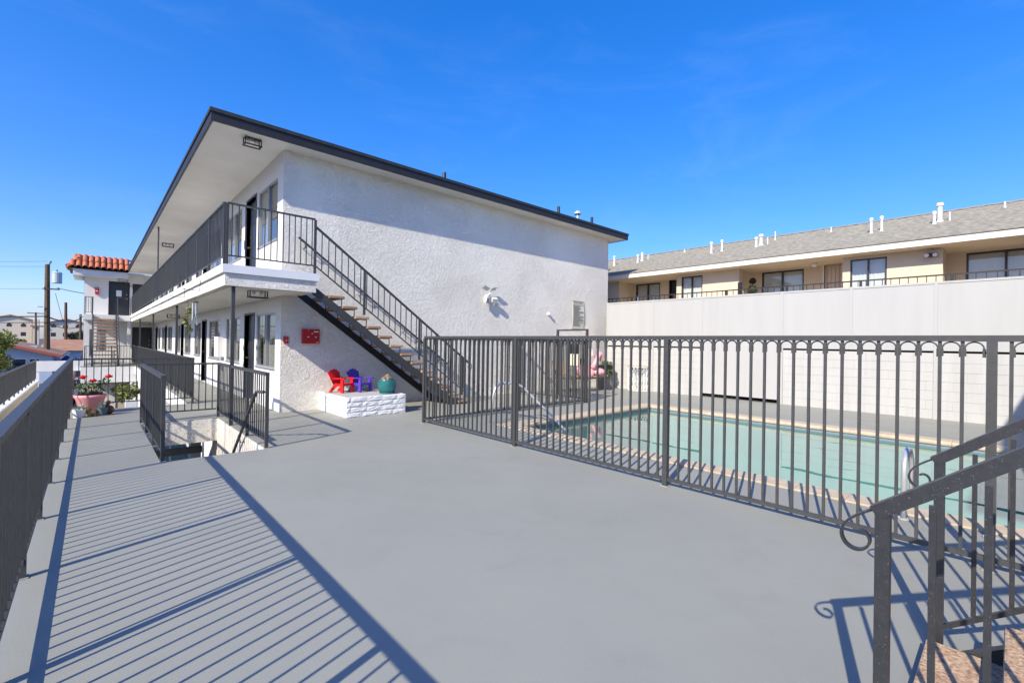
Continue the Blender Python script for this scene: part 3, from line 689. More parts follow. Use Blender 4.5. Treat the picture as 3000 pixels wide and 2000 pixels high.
# ------------------------------------------------------------------ pool fence
def arch_mesh(w):
    mb = MB(); r = w/2-.004; n = 9; pts = []
    pts.append(V((-r, 0, -.05)))
    for i in range(n+1):
        a = math.pi*(1-i/n); pts.append(V((r*math.cos(a), 0, r*math.sin(a))))
    pts.append(V((r, 0, -.055)))
    for p, q in zip(pts, pts[1:]): mb.beam(p, q, .016, .009, (0, .001, 1))
    return mb.mesh('arch', 'iron')
def pool_fence(label, A, B, posts, H=1.5, sp=.11, root=None, off=.5, zb=.07):
    root = railing('pool_fence', label, A, B, h=H, zb=zb, posts=posts, sp=sp, pw=.019, post=.05, top=(.045, .04), bw=.032, cat='fence', off=off)
    A, B = V(A), V(B); d = B-A; L = d.length; hd = d/L; rz = RZ(math.atan2(hd.y, hd.x)); am = arch_mesh(sp-.012)
    i = 0
    while (i+off+1)*sp < L:
        t = (i+off+.5)*sp; i += 1
        if any(abs(t-q) < sp*.5 for q in posts): continue
        p = A+hd*t; put('arch', am, root, T(p.x, p.y, H-.04-sp/2+.006) @ rz)
    return root
pool_fence('tall black arched-picket fence along the near side of the pool', (4.25, 6.88, 0), (4.25, -3.5, 0), [0.0, 2.32, 4.54, 6.79, 9.0])
pool_fence('black arched-picket fence across the far end of the pool', (4.30, 6.88, 0), (8.72, 6.88, 0), [2.22, 4.40])
# gate at the far corner of the enclosure
gt = thing('pool_gate', 'tall black mesh pool gate with dark and tan signs', 'gate', (8.75, 6.9, 0))
for y in (6.9, 7.84): MB().box(8.725, 8.775, y-.025, y+.025, 0, 1.77).build('post', 'iron', gt)
MB().beam((8.75, 6.926, 1.75), (8.75, 7.814, 1.75), .045, .04).build('top_rail', 'iron', gt)
for z in (.1, 1.42): MB().beam((8.75, 6.926, z), (8.75, 7.814, z), .03, .03).build('gate_rail', 'iron', gt)
for i in range(9): put('picket', picket_mesh(.017, 1.3, 'iron'), gt, T(8.75, 7.0+i*.098, .12))
ms = MB()
for i in range(30): ms.tube([(8.765, 6.93+i*.0303, .12), (8.765, 6.93+i*.0303, 1.4)], .0028, 4, False)
ms = ms.build('wire_mesh', 'iron', gt); ms['kind'] = 'stuff'
MB().box(8.735, 8.742, 7.12, 7.52, 1.17, 1.40).build('dark_sign', 'black', gt)
MB().box(8.733, 8.740, 7.12, 7.52, .88, 1.16).build('tan_sign', 'signcream', gt)
MB().box(8.70, 8.78, 6.97, 7.05, .93, 1.06).build('latch', 'black', gt)
fence_back = railing('pool_fence', 'short black fence between the pool gate and the end wall', (8.75, 7.87, 0), (8.75, 9.40, 0), h=1.5, zb=.07, posts=[1.5], sp=.11, pw=.017, post=.045, top=(.045, .04), bw=.03, cat='fence')

# grab rails
g1 = thing('grab_rail', 'bent stainless steel grab rail at the far left pool steps', 'grab rail', (5.1, 6.1, 0))
MB().tube([(5.10, 6.10, 0), (5.14, 6.08, .5), (5.18, 6.07, .62), (5.25, 6.05, .68), (5.36, 6.03, .70), (5.62, 5.98, .67), (5.72, 5.95, .62), (6.02, 5.5, .12), (6.16, 5.30, -.12), (6.22, 5.2, -.3)], .021, 12).build('tube', 'chrome', g1, smooth=True)
MB().tube([(5.10, 6.10, .002), (5.10, 6.10, .012)], .045, 14).build('base_ring', 'chrome', g1)
for yy, tx in ((0.60, 'nearer'), (0.10, 'farther')):
    g = thing('grab_rail', f'curved stainless pool ladder rail beside the foreground handrail, {"left" if yy > .3 else "right"} of the pair', 'grab rail', (4.97, yy, 0))
    MB().tube([(4.97, yy, 0), (4.97, yy, .40), (4.99, yy, .47), (5.05, yy, .53), (5.14, yy, .55), (5.26, yy, .53), (5.36, yy, .44), (5.42, yy, .25), (5.43, yy, -.4)], .021, 12).build('tube', 'chrome', g, smooth=True)
    MB().tube([(4.97, yy, .002), (4.97, yy, .012)], .045, 14).build('base_ring', 'chrome', g)

# ------------------------------------------------------------------ block wall with panels at the right
bw = thing('block_wall', 'long white painted block wall with tall vinyl panels beyond the pool', 'wall', (12.6, 3, 0))
seams = [9.1, 7.42, 5.90, 3.87, 2.47, 1.06, -.35, -1.8, -3.2, -4.6]
for i, (a, b) in enumerate(zip(seams, seams[1:])):
    z0 = .10 if i == 2 else 1.385
    mb = MB(); mb.box(12.60, 12.63, b+.028, a-.028, z0, 2.74); mb.build('panel', 'vinyl', bw)
    MB().box(12.589, 12.645, b+.028, a-.028, 2.742, 2.785).build('cap_rail', 'vinyl', bw)
for i, y in enumerate(seams):
    wv = .028 if i not in (2, 3) else .028
    MB().box(12.593, 12.65, y-wv+.001, y+wv-.001, 0.0 if i in (0, 1, 3, 5, 7, 9) or i == 2 else 1.385, 2.79).build('post', 'vinyl', bw)
rb = random.Random(3)
for (y0, y1) in ((5.93, 9.09), (-4.6, 3.84)):
    back = MB().box(12.6165, 12.8, y0, y1, 0, 1.34).build('mortar_core', 'block', bw)
    for c in range(7):
        z0 = c*.1905; z1 = z0+.1905-.003; y = y0-(.2 if c % 2 else 0)
        if z1 > 1.345: z1 = 1.345
        while y < y1:
            a, b = max(y, y0), min(y+.4, y1); y += .4
            if b-a < .03 or any(a < s < b and False for s in seams): continue
            k = rb.uniform(0, .003)
            MB().box(12.612-k*.6, 12.634, a+.0015, b-.0015, z0+.0015, z1).build('block', 'block', back)

# ------------------------------------------------------------------ neighbouring building on the right
nb = thing('neighbour_building', 'beige apartment building with grey shingle roof behind the white wall', 'building', (15, 3, GZ))
bumps = [(10.3, 13.5), (5.85, 7.94), (1.15, 3.14), (-4.2, -1.6)]
N1 = Fr((15.0, 0, 0), (0, 1, 0), (-1, 0, 0)); N2 = Fr((16.0, 0, 0), (0, 1, 0), (-1, 0, 0))
winb = [None, (7.02, 7.76), (2.2, 2.97), (-3.2, -2.4)]
for (a, b), w in zip(bumps, winb):
    hl = [(w[0], w[1], 2.65, 3.78)] if w else []
    mb = MB(); holed_wall(mb, N1, a, b, GZ, 4.2, hl); mb.quad((15, a, GZ), (16, a, GZ), (16, a, 4.2), (15, a, 4.2)); mb.quad((15, b, GZ), (16, b, GZ), (16, b, 4.2), (15, b, 4.2)); mb.build('bay_wall', 'beige', nb)
    if w: window(nb, N1, w[0], w[1], 2.65, 3.78, fm='bronze', style='vertical', cm='blind', fw=.03)
slid = [(9.14, 10.2), (4.33, 5.52), (-.55, .80)]
drs = [(8.48, 8.72), (3.37, 3.80)]
rec = [(7.94, 10.3), (3.14, 5.85), (-1.6, 1.15)]
for i, (a, b) in enumerate(rec):
    hl = [(*slid[i], 2.05, 3.82)]+([(*drs[i], 2.05, 3.86)] if i < 2 else [])
    holed_wall(MB(), N2, a, b, GZ, 4.2, hl).build('recess_wall', 'beige', nb)
    window(nb, N2, slid[i][0], slid[i][1], 2.05, 3.82, fm='bronze', style='vertical', cm='blind', fw=.04)
door(nb, N2, 8.48, 8.72, 2.05, 3.86, knob=False); od = door(nb, N2, 3.37, 3.80, 2.05, 3.86, m='cream', knob=False)
for k in range(4): MB().box(15.99, 16.01, 3.42+k*.1, 3.435+k*.1, 2.2, 3.8).build('grille_bar', 'tan', od)
MB().box(13.6, 16.0, -5, 13.5, 1.75, 2.0).build('balcony_floor', 'beige', nb)
MB().box(14.52, 16.2, -5, 14, 3.86, 3.88).build('soffit', 'beige', nb)
MB().box(14.47, 14.52, -5, 14, 3.865, 4.03).build('fascia', 'cream', nb)
rf = MB(); nC = 30; X0, Z0, X1, Z1 = 14.44, 4.03, 18.0, 5.37
for i in range(nC):
    t0, t1 = i/nC, (i+1)/nC
    xa, xb, za, zb_ = X0+(X1-X0)*t0, X0+(X1-X0)*t1+.01, Z0+(Z1-Z0)*t0, Z0+(Z1-Z0)*t1
    rf.quad((xa, -5, za+.012), (xa, 15, za+.012), (xb, 15, zb_), (xb, -5, zb_)); rf.quad((xa, -5, za-.01), (xa, 15, za-.01), (xa, 15, za+.012), (xa, -5, za+.012))
rf.quad((X1, -5, Z1), (X1, 15, Z1), (21.5, 15, 4.03), (21.5, -5, 4.03))
nroof = rf.build('roof', 'shingle', nb)
caps = MB()
for i in range(66): y = -5+i*.3; caps.hexa([(X1-.13, y, Z1-.02), (X1+.13, y, Z1-.02), (X1+.13, y+.31, Z1-.03), (X1-.13, y+.31, Z1-.03), (X1-.01, y, Z1+.045), (X1+.01, y, Z1+.045), (X1+.01, y+.31, Z1+.025), (X1-.01, y+.31, Z1+.025)])
caps.build('ridge_cap', 'shingle', nroof)
def vent(x, y, h, r, cap=True):
    z = Z0+(x-X0)*(Z1-Z0)/(X1-X0); r *= .54; h *= 1.05
    mb = MB(); mb.lathe([(r*1.9, -.12), (r*1.5, .0), (r, .06), (r, h)], (x, y, z), 12)
    if cap: mb.lathe([(r*1.3, h-.08), (r*1.45, h-.07), (r*1.45, h-.01), (r*1.2, h+.012)], (x, y, z), 12)
    mb.build('vent_pipe', 'ventw', nroof, smooth=False)
for x, y, h, r, c in ((16.5, 11.6, .38, .075, 1), (16.5, 10.45, .3, .07, 1), (16.75, 10.4, .33, .095, 0), (16.85, 10.19, .2, .03, 0), (17.4, 8.89, .1, .05, 0), (16.35, 7.34, .37, .065, 1), (16.45, 7.01, .37, .065, 1), (16.4, 5.85, .3, .07, 1), (16.57, 5.76, .34, .1, 1), (16.62, 5.57, .22, .03, 0), (17.3, 5.56, .28, .035, 0), (17.3, 3.94, .15, .03, 0), (16.06, 2.71, .40, .06, 1), (16.25, 2.51, .38, .06, 1), (16.24, 1.42, .3, .06, 1), (16.44, 1.33, .46, .1, 1), (16.43, 1.14, .22, .03, 0), (17.23, .17, .15, .04, 0)): vent(x, y, h, r, c)
railing('balcony_railing', 'thin dark railing on the beige neighbouring balcony above the white wall', (13.7, -4.5, 2.0), (13.7, 13, 2.0), posts=[.6+1.6*i for i in range(11)], h=1.06, sp=.155, zb=.1, m='bronze', top=(.04, .03), post=.05)
sl_ = thing('security_light', 'small twin-headed security light at the corner of the beige bay', 'light', (14.95, 1.35, 3.7))
q = MB(); q.box(14.9, 14.98, 1.25, 1.45, 3.66, 3.74); q.build('base', 'black', sl_)
for y in (1.28, 1.43): MB().tube([(14.93, y, 3.70), (14.83, y, 3.68)], .045, 10).build('lamp_head', 'bulb', sl_)
tp = thing('topiary_plant', 'two-ball dark topiary in a pale pot on the neighbouring balcony', 'plant', (15.3, 5.55, 2.0))
rr = random.Random(5)
for z, r in ((3.48, .10), (3.20, .15)):
    mb = MB().blob((15.3, 5.55, z), r*.85, 10, 7); leaves(mb, (15.3, 5.55, z), r, r, r, 220, .035, rr, .8); mb.build('leaf_ball', 'darkbush', tp)
MB().tube([(15.3, 5.55, 2.8), (15.3, 5.55, 3.5)], .012, 6).build('stem', 'wood', tp)
MB().lathe([(.12, 0), (.17, .8), (.18, .84)], (15.3, 5.55, 2.0), 14).build('pot', 'cream', tp)
bs = thing('vertical_sign_board', 'narrow black upright sign board leaning by the beige bay corner', 'sign', (14.9, 5.75, 2.0))
MB().box(14.9, 14.93, 5.72, 5.84, 2.0, 3.42).build('board', 'black', bs)
hm = thing('water_heater_box', 'beige drum-shaped unit hanging under the neighbouring eave', 'utility unit', (15.6, 10.75, 3.2))
MB().lathe([(.2, 0), (.24, .03), (.24, .58), (.2, .62)], (15.6, 10.8, 3.24), 18).build('drum', 'beige', hm)
cl_ = thing('ceiling_globe', 'round flush globe lamp under the neighbouring soffit', 'light', (15.4, 3.9, 3.8))
MB().blob((15.4, 3.9, 3.83), .09, 12, 6).build('globe', 'bulb', cl_)

# ------------------------------------------------------------------ things on the end wall
rbx = thing('fire_alarm_panel', 'square red metal panel on the stucco wall under the stairs', 'panel box', (3.2, WY, 1.33))
MB().box(3.04, 3.36, WY-.10, WY, 1.33, 1.62).build('cabinet', 'redbox', rbx)
mb = MB()
for x, z, w, h in ((3.245, 1.555, .09, .022), (3.20, 1.522, .028, .014), (3.125, 1.452, .03, .018), (3.27, 1.452, .03, .018), (3.29, 1.345, .055, .012), (3.14, 1.595, .012, .02)): mb.box(x, x+w, WY-.104, WY-.1005, z, z+h)
mb.build('label_patch', 'paper', rbx)
fl = thing('flood_light', 'white twin flood light with solar panels on the end wall', 'light', (7.75, WY, 2.6))
mb = MB(); mb.box(7.70, 7.82, WY-.05, WY, 2.52, 2.68); mb.tube([(7.76, WY-.05, 2.66), (7.76, WY-.12, 2.72)], .03, 8); mb.build('base', 'white', fl)
for dx, tilt in ((-.14, .35), (.12, -.25)):
    mw = T(7.76+dx, WY-.12, 2.84) @ Matrix.Rotation(tilt, 4, 'Y') @ Matrix.Rotation(-.6, 4, 'X'); put('solar_panel', roundbox('solar_panel', 'galv', .19, .13, .018, .004, 1), fl, mw)
for dx, a in ((-.1, .35), (.17, -.5)):
    mw = T(7.76+dx, WY-.11, 2.53) @ RZ(a) @ Matrix.Rotation(.25, 4, 'X'); h = put('lamp_head', roundbox('lamp_head', 'white', .16, .08, .15, .012, 1), fl, mw)
    mm = MB()
    for i in range(5): mm.box(-.065, .065, -.045, -.041, -.062+i*.026, -.05+i*.026)
    put('lens_ribs', mm.mesh('lens_ribs', 'screen'), h, mw)
pp = thing('wall_pipe_stub', 'short white pipe stub sticking out of the end wall', 'pipe', (10.15, WY, 2.3)); MB().tube([(10.15, WY, 2.30), (10.15, WY-.09, 2.30)], .045, 10).build('stub', 'white', pp)
sg = thing('pool_rules_sign', 'cream pool rules sign board on the end wall above the gate', 'sign', (11.53, WY, 1.9))
mb = MB(); n = 8
for i in range(n):   # slightly bowed board
    f = lambda t: WY-.022-.022*math.sin(math.pi*t)
    za, zb2 = 1.90+.89*i/n, 1.90+.89*(i+1)/n; ya, yb = f(i/n), f((i+1)/n)
    mb.hexa([(11.24, ya, za), (11.82, ya, za), (11.82, ya+.012, za), (11.24, ya+.012, za), (11.24, yb, zb2), (11.82, yb, zb2), (11.82, yb+.012, zb2), (11.24, yb+.012, zb2)])
board = mb.build('board', 'signcream', sg)
def sy(z): return WY-.022-.022*math.sin(math.pi*(z-1.9)/.89)-.004
text('heading', 'POOL RULES', .078, T(11.53, sy(2.72), 2.72) @ Matrix.Rotation(math.pi/2, 4, 'X'), 'ink', board)
pr = MB(); rr = random.Random(11)
z = 2.62
while z > 1.97:
    w = rr.choice((.5, .5, .48, .36, .28)); pr.box(11.28, 11.28+w, sy(z)-.003, sy(z)+.004, z, z+.017); z -= .03
pr.build('printed_lines', 'inkpale', board)
bd = MB(); bd.box(11.245, 11.815, sy(2.77)-.002, sy(2.77)+.004, 2.77, 2.785); bd.box(11.245, 11.815, sy(2.66)-.002, sy(2.66)+.004, 2.655, 2.662); bd.build('printed_border', 'ink', board)

# ------------------------------------------------------------------ planter of split-face blocks with chairs and pot
pl = thing('block_planter', 'low white split-face block planter against the end wall under the stairs', 'planter', (4, 8.8, 0))
PXa, PXb, PYa, PT = 3.39, 4.58, 8.10, .37
MB().box(PXa+.03, PXb-.03, PYa+.03, WY-.001, 0, PT-.006).build('top_slab', 'block', pl)
def rough_block(L, H, dep, seed):
    rr = random.Random(seed); mb = MB(); nu = max(3, int(L/.06)); nv = 4; g = {}
    for i in range(nu+1):
        for j in range(nv+1):
            e = i in (0, nu) or j in (0, nv)
            d = 0.0 if e else rr.uniform(.003, .012)
            if j in (0, nv) and not i in (0, nu): d = rr.uniform(-.002, .004)
            g[i, j] = len(mb.v); mb.v.append(V((L*i/nu, -d, H*j/nv)))
    for i in range(nu):
        for j in range(nv): mb.f.append((g[i, j], g[i+1, j], g[i+1, j+1], g[i, j+1]))
    b = len(mb.v); mb.v += [V((0, dep, 0)), V((L, dep, 0)), V((L, dep, H)), V((0, dep, H))]
    for a, c, bb, bc in ((g[0, 0], g[0, nv], b, b+3),): pass
    mb.f.append((b+3, b+2, b+1, b)); mb.f.append(tuple([g[i, 0] for i in range(nu, -1, -1)]+[b, b+1])); mb.f.append(tuple([g[i, nv] for i in range(nu+1)]+[b+2, b+3]))
    mb.f.append(tuple([g[0, j] for j in range(nv+1)]+[b+3, b])); mb.f.append(tuple([g[nu, j] for j in range(nv, -1, -1)]+[b+1, b+2]))
    return mb.mesh('block', 'split')
ch = PT/4
for c in range(4):
    x = PXa; first = True; k = 0
    while x < PXb-.001:
        L = (.075 if c % 2 else .30) if first else .31
        if c % 2 == 0 and first: L = .30
        L = min(L, PXb-x)
        if PXb-x-L < .06: L = PXb-x
        put('block', rough_block(L-.005, ch-.007, .06, c*50+k), pl, T(x+.002, PYa, c*ch+.003)); x += L; first = False; k += 1
    y = PYa+.062; k = 0
    while y < WY-.02:
        L = min(.40 if not (k == 0 and c % 2) else .2, WY-.003-y)
        put('block', rough_block(L-.004, ch-.007, .03, 900+c*50+k), pl, T(PXa, y+L-.002, c*ch+.003) @ RZ(-math.pi/2)); y += L; k += 1
        put('block', rough_block(L-.004, ch-.007, .03, 1900+c*50+k), pl, T(PXb, y-L+.002, c*ch+.003) @ RZ(math.pi/2))

def kid_chair(name, label, m, x, y, z, face):
    """small adirondack chair; local -Y is the front"""
    t = thing(name, label, 'chair', (x, y, z)); Mx = T(x, y, z) @ RZ(face) @ Matrix.Diagonal((.88, .9, .94, 1))
    def part(n_, mb): put(n_, mb.mesh(n_, m), t, Mx)
    for i in range(5):      # fan back
        c = (i-2)/2; b = MB(); x0, x1 = c*.095, c*.15; hh = .485-.055*c*c; hw0, hw1 = .022, .037
        P0 = V((x0, .135, .155)); P1 = V((x1, .255, hh)); dv = (P1-P0)
        nrm = V((0, -dv.z, dv.y)).normalized()*.011
        sec = []
        for s_, wv in ((0, hw0), (.5, (hw0+hw1)/2), (.9, hw1), (1.0, hw1*.72)):
            p = P0+dv*s_; sec.append((p, wv))
        for (pa, wa), (pb_, wb) in zip(sec, sec[1:]):
            b.hexa([pa+V((-wa, 0, 0))-nrm, pa+V((wa, 0, 0))-nrm, pa+V((wa, 0, 0))+nrm, pa+V((-wa, 0, 0))+nrm, pb_+V((-wb, 0, 0))-nrm, pb_+V((wb, 0, 0))-nrm, pb_+V((wb, 0, 0))+nrm, pb_+V((-wb, 0, 0))+nrm])
        part('back_slat', b)
    b = MB(); b.beam((-.135, .20, .30), (.135, .20, .30), .02, .035); b.beam((-.10, .155, .19), (.10, .155, .19), .02, .03); part('back_brace', b)
    for i in range(5):
        f0 = -.15+i*.06; zz = .195-i*.011; b = MB(); b.hexa([(-.14, f0, zz-.015), (.14, f0, zz-.015), (.14, f0+.053, zz-.025), (-.14, f0+.053, zz-.025), (-.14, f0, zz), (.14, f0, zz), (.14, f0+.053, zz-.01), (-.14, f0+.053, zz-.01)]); part('seat_slat', b)
    b = MB(); pts = [(-.14, .11), (-.125, .145), (-.08, .16), (0, .165), (.08, .16), (.125, .145), (.14, .11)]
    for (xa, za), (xb, zb2) in zip(pts, pts[1:]): b.hexa([(xa, -.165, za), (xb, -.165, zb2), (xb, -.15, zb2), (xa, -.15, za), (xa, -.165, .195), (xb, -.165, .195), (xb, -.15, .195), (xa, -.15, .195)])
    part('front_apron', b)
    for s in (-1, 1):
        b = MB(); b.hexa([(s*.19, -.175, 0), (s*.145, -.175, 0), (s*.145, -.11, 0), (s*.19, -.11, 0), (s*.175, -.165, .285), (s*.14, -.165, .285), (s*.14, -.10, .285), (s*.175, -.10, .285)]); part('front_leg', b)
        b = MB(); b.hexa([(s*.15, .19, 0), (s*.115, .19, 0), (s*.115, .26, 0), (s*.15, .26, 0), (s*.15, -.02, .18), (s*.115, -.02, .18), (s*.115, .06, .20), (s*.15, .06, .20)]); b.hexa([(s*.15, -.12, .15), (s*.115, -.12, .15), (s*.115, .0, .13), (s*.15, .0, .13), (s*.15, -.12, .19), (s*.115, -.12, .19), (s*.115, .02, .19), (s*.15, .02, .19)]); part('rear_leg', b)
        b = MB(); pr_ = [(-.215, .130, .205, .285), (-.12, .128, .208, .292), (.02, .132, .200, .292), (.12, .14, .19, .285), (.18, .15, .18, .272)]
        for (ya, a0, a1, za), (yb, b0, b1, zb2) in zip(pr_, pr_[1:]):
            b.hexa([(s*a0, ya, za), (s*a1, ya, za), (s*b1, yb, zb2), (s*b0, yb, zb2), (s*a0, ya, za+.018), (s*a1, ya, za+.018), (s*b1, yb, zb2+.018), (s*b0, yb, zb2+.018)])
        part('armrest', b)
    return t
kid_chair('garden_chair', 'small red plastic slatted garden chair on the block planter', 'red', 3.705, 9.08, PT-.004, math.radians(27))
kid_chair('garden_chair', 'small purple plastic slatted garden chair on the block planter', 'purple', 4.06, 9.02, PT-.004, math.radians(22))
tp = thing('teal_pot', 'teal glazed dimpled pot of dry brown plant stumps on the block planter', 'pot', (4.33, 8.40, PT))
z0 = PT-.004
MB().lathe([(.10, .012), (.125, .02), (.152, .08), (.165, .15), (.162, .21), (.155, .255), (.158, .275), (.15, .278), (.14, .255)], (4.33, 8.40, z0), 32).build('pot_body', 'teal', tp, smooth=True)
MB().lathe([(.12, 0), (.145, .006), (.15, .028), (.13, .03)], (4.33, 8.40, z0), 28).build('saucer', 'teal', tp)
dm = MB()
for r in range(8):
    for k in range(22):
        a = 2*math.pi*(k+.5*(r % 2))/22; zz = .05+r*.027; rad = (.147, .155, .161, .165, .166, .164, .161, .158)[r]
        dm.blob((4.33+rad*math.cos(a), 8.40+rad*math.sin(a), z0+zz), .0105, 6, 4)
dm = dm.build('dimples', 'teal', tp, smooth=True); dm['kind'] = 'stuff'
MB().lathe([(.145, .25), (.10, .262), (.01, .268)], (4.33, 8.40, z0), 20).build('soil', 'soil', tp)
for dx, dy, dz, r in ((-.07, -.04, .285, .05), (.0, -.06, .295, .06), (.07, -.02, .285, .045), (.02, .05, .30, .06), (.01, -.01, .345, .045), (-.05, .05, .28, .05)):
    MB().blob((4.33+dx, 8.40+dy, z0+dz), r, 9, 6, .35).build('stump', 'rock', tp)

# ------------------------------------------------------------------ foreground staircase of the opposite building
fs = thing('foreground_staircase', 'aggregate-tread steel staircase rising out of frame at the lower right', 'staircase', (2.35, .2, 0))
XL, XR = 1.83, 2.90
ft = roundbox('tread', 'tread2', .97, .27, .055, .01)
for i in range(14): put('tread', ft, fs, T(2.365, .125-i*.245, .05+i*.172))
for x in (XL+.03, XR-.03): MB().beam((x, .12, -.03), (x, -3.25, 2.34), .045, .17).build('stringer', 'ironold', fs)
def fg_rail(x, yp):
    a = V((x, yp, .90)); sl = .756
    e = V((x, -3.1, .90+(yp+3.1)*sl))
    rl = MB().beam(a+V((0, .02, -.018)), e, .042, .042).build('stair_railing', 'ironold', fs)
    MB().box(x-.0185, x+.0185, yp-.0185, yp+.0185, 0, .882).build('post', 'ironold', rl)
    MB().beam((x, yp-.02, .13), (x, -3.1, .13+(yp-.02+3.1)*sl), .02, .02).build('bottom_rail', 'ironold', rl)
    pk = picket_mesh(.0165, .72, 'ironold')
    y = yp-.115
    while y > -3.0:
        put('picket', pk, rl, T(x, y, .13+(yp-y)*sl)); y -= .115
    # flat bar scroll curling off the end of the rail
    raw = [(0, 0), (.025, -.017), (.05, -.036), (.072, -.058), (.086, -.083), (.088, -.108), (.078, -.131), (.058, -.144), (.036, -.142), (.019, -.127), (.013, -.106), (.020, -.088), (.035, -.080), (.05, -.086)]
    pts = [V((x, yp+.02+dy, .893+dz)) for dy, dz in raw]
    fine = []
    for k in range(len(pts)-1):
        p0, p1, p2, p3 = pts[max(k-1, 0)], pts[k], pts[k+1], pts[min(k+2, len(pts)-1)]
        for q in range(4):
            t = q/4; fine.append(.5*((2*p1)+(p2-p0)*t+(2*p0-5*p1+4*p2-p3)*t*t+(3*p1-p0-3*p2+p3)*t*t*t))
    fine.append(pts[-1]); mb = MB(); hw, ht = .011, .0035; base = len(mb.v)
    for k, p in enumerate(fine):
        d = (fine[min(k+1, len(fine)-1)]-fine[max(k-1, 0)]).normalized(); nn = d.cross(V((1, 0, 0)))*ht; sx_ = V((hw, 0, 0))
        mb.v += [p-sx_-nn, p+sx_-nn, p+sx_+nn, p-sx_+nn]
    for k in range(len(fine)-1):
        for q in range(4): mb.f.append((k*4+q, k*4+(q+1) % 4, k*4+4+(q+1) % 4, k*4+4+q))
    mb.build('scroll', 'ironold', rl)
fg_rail(1.85, .272); fg_rail(2.91, .225)
# opposite building (behind the camera): throws the shade at the right end of the pool
ob = thing('opposite_building', 'white stucco apartment building behind the viewer carrying the foreground stairs', 'building', (8, -8, 0))
MB().box(3.1, 13.1, -30, -2.45, GZ, 5.0).build('wall', 'stucco', ob)
MB().box(1.6, 13.7, -30, -2.05, 5.03, 5.2).build('roof', 'fascia', ob)
MB().box(1.6, 3.1, -30, -3.2, 2.25, 2.56).build('balcony_slab', 'facade', ob)

# ------------------------------------------------------------------ furniture beyond the gate
def patio_chair(label, x, y, rz):
    t = thing('patio_chair', label, 'chair', (x, y, 0)); Mx = T(x, y, 0) @ RZ(rz); r = .012
    for sx_ in (-.24, .24):
        b = MB(); b.tube([(sx_, -.24, 0), (sx_*.96, -.22, .62), (sx_*.98, .2, .64), (sx_, .25, .62)], r, 6); b.tube([(sx_, .26, 0), (sx_*.95, .2, .42), (sx_*.95, .3, .92)], r, 6); put('side_frame', b.mesh('side_frame', 'iron'), t, Mx)
    b = MB()
    for i in range(6): b.tube([(-.23, .205+i*.016, .5+i*.075), (.23, .205+i*.016, .5+i*.075)], .007, 5)
    for i in range(7): b.tube([(-.2+i*.067, .2, .44), (-.2+i*.067, .295, .9)], .005, 5)
    put('back_grille', b.mesh('back_grille', 'iron'), t, Mx)
    b = MB(); b.beam((-.24, -.22, .42), (.24, -.22, .42), .02, .02); b.beam((-.24, .2, .42), (.24, .2, .42), .02, .02); b.beam((-.23, -.22, .42), (-.23, .2, .42), .02, .02); b.beam((.23, -.22, .42), (.23, .2, .42), .02, .02); put('seat_frame', b.mesh('seat_frame', 'iron'), t, Mx)
    put('cushion', roundbox('cushion', 'tan', .44, .42, .07, .02), t, Mx @ T(0, -.01, .465))
    put('back_cushion', roundbox('back_cushion', 'tan', .42, .06, .42, .02), t, Mx @ T(0, .2, .7) @ Matrix.Rotation(-.2, 4, 'X'))
patio_chair('dark iron patio chair with tan cushion seen through the pool gate', 10.05, 8.75, math.radians(-25))
bn = thing('patio_bench', 'low dark iron bench with tan cushion under the pink float', 'bench', (11.1, 8.6, 0))
b = MB(); b.beam((10.5, 8.36, .4), (11.75, 8.36, .4), .025, .025); b.beam((10.5, 8.86, .4), (11.75, 8.86, .4), .025, .025)
for x in (10.5, 11.75): b.beam((x, 8.36, .4), (x, 8.86, .4), .025, .025)
for i in range(10): b.beam((10.6+i*.115, 8.37, .405), (10.6+i*.115, 8.85, .405), .03, .008)
b.build('seat_frame', 'iron', bn)
for x in (10.52, 11.73):
    for y in (8.38, 8.84): MB().tube([(x, y, .39), (x+.02, y, 0)], .014, 6).build('leg', 'iron', bn)
put('cushion', roundbox('cushion', 'tan', 1.15, .46, .06, .02), bn, T(11.12, 8.61, .445))
fm = thing('flamingo_float', 'pink inflatable flamingo pool float lying on the iron bench', 'pool float', (10.95, 8.5, .48))
mb = MB(); pts = [(10.75+.30*math.cos(a), 8.55+.10*math.sin(a), .66+.20*math.sin(a)) for a in [2*math.pi*i/20 for i in range(21)]]; mb.tube(pts, .10, 10, False); mb.build('ring', 'pinkf', fm, smooth=True)
mb = MB(); mb.tube([(10.95, 8.42, .7), (11.08, 8.40, .88), (11.2, 8.40, 1.05), (11.26, 8.40, 1.12), (11.34, 8.40, 1.10), (11.36, 8.40, .98), (11.3, 8.40, .90)], [.08, .075, .07, .085, .085, .06, .02], 10); mb.build('neck_and_head', 'pinkf', fm, smooth=True)
mb = MB(); mb.blob((11.25, 8.45, .58), .24, 14, 8, .06, .12); mb.build('wing', 'pinkf', fm, smooth=True)
mb = MB(); mb.lathe([(.09, 0), (.05, .1), (.0, .26)], (11.05, 8.5, 1.02), 10); mb.build('tail', 'pinkf', fm, smooth=True)
bp_ = thing('black_planter_box', 'black planter box of green plants in the wall corner', 'planter', (12.05, 8.75, 0))
MB().box(11.85, 12.25, 8.6, 8.95, .0, .55).build('stand', 'concrete', bp_)
MB().box(11.82, 12.28, 8.57, 8.98, .552, .76).build('box', 'black', bp_)
rr = random.Random(21); leaves(MB(), (12.02, 8.7, .80), .22, .2, .10, 160, .06, rr, .1).build('foliage', 'leaf', bp_); leaves(MB(), (11.98, 8.52, .55), .25, .06, .12, 120, .06, rr, .1).build('trailing_foliage', 'leaf', bp_)
wt2 = thing('wire_console_table', 'white half-round wire console table against the block wall', 'table', (12.35, 7.9, 0))
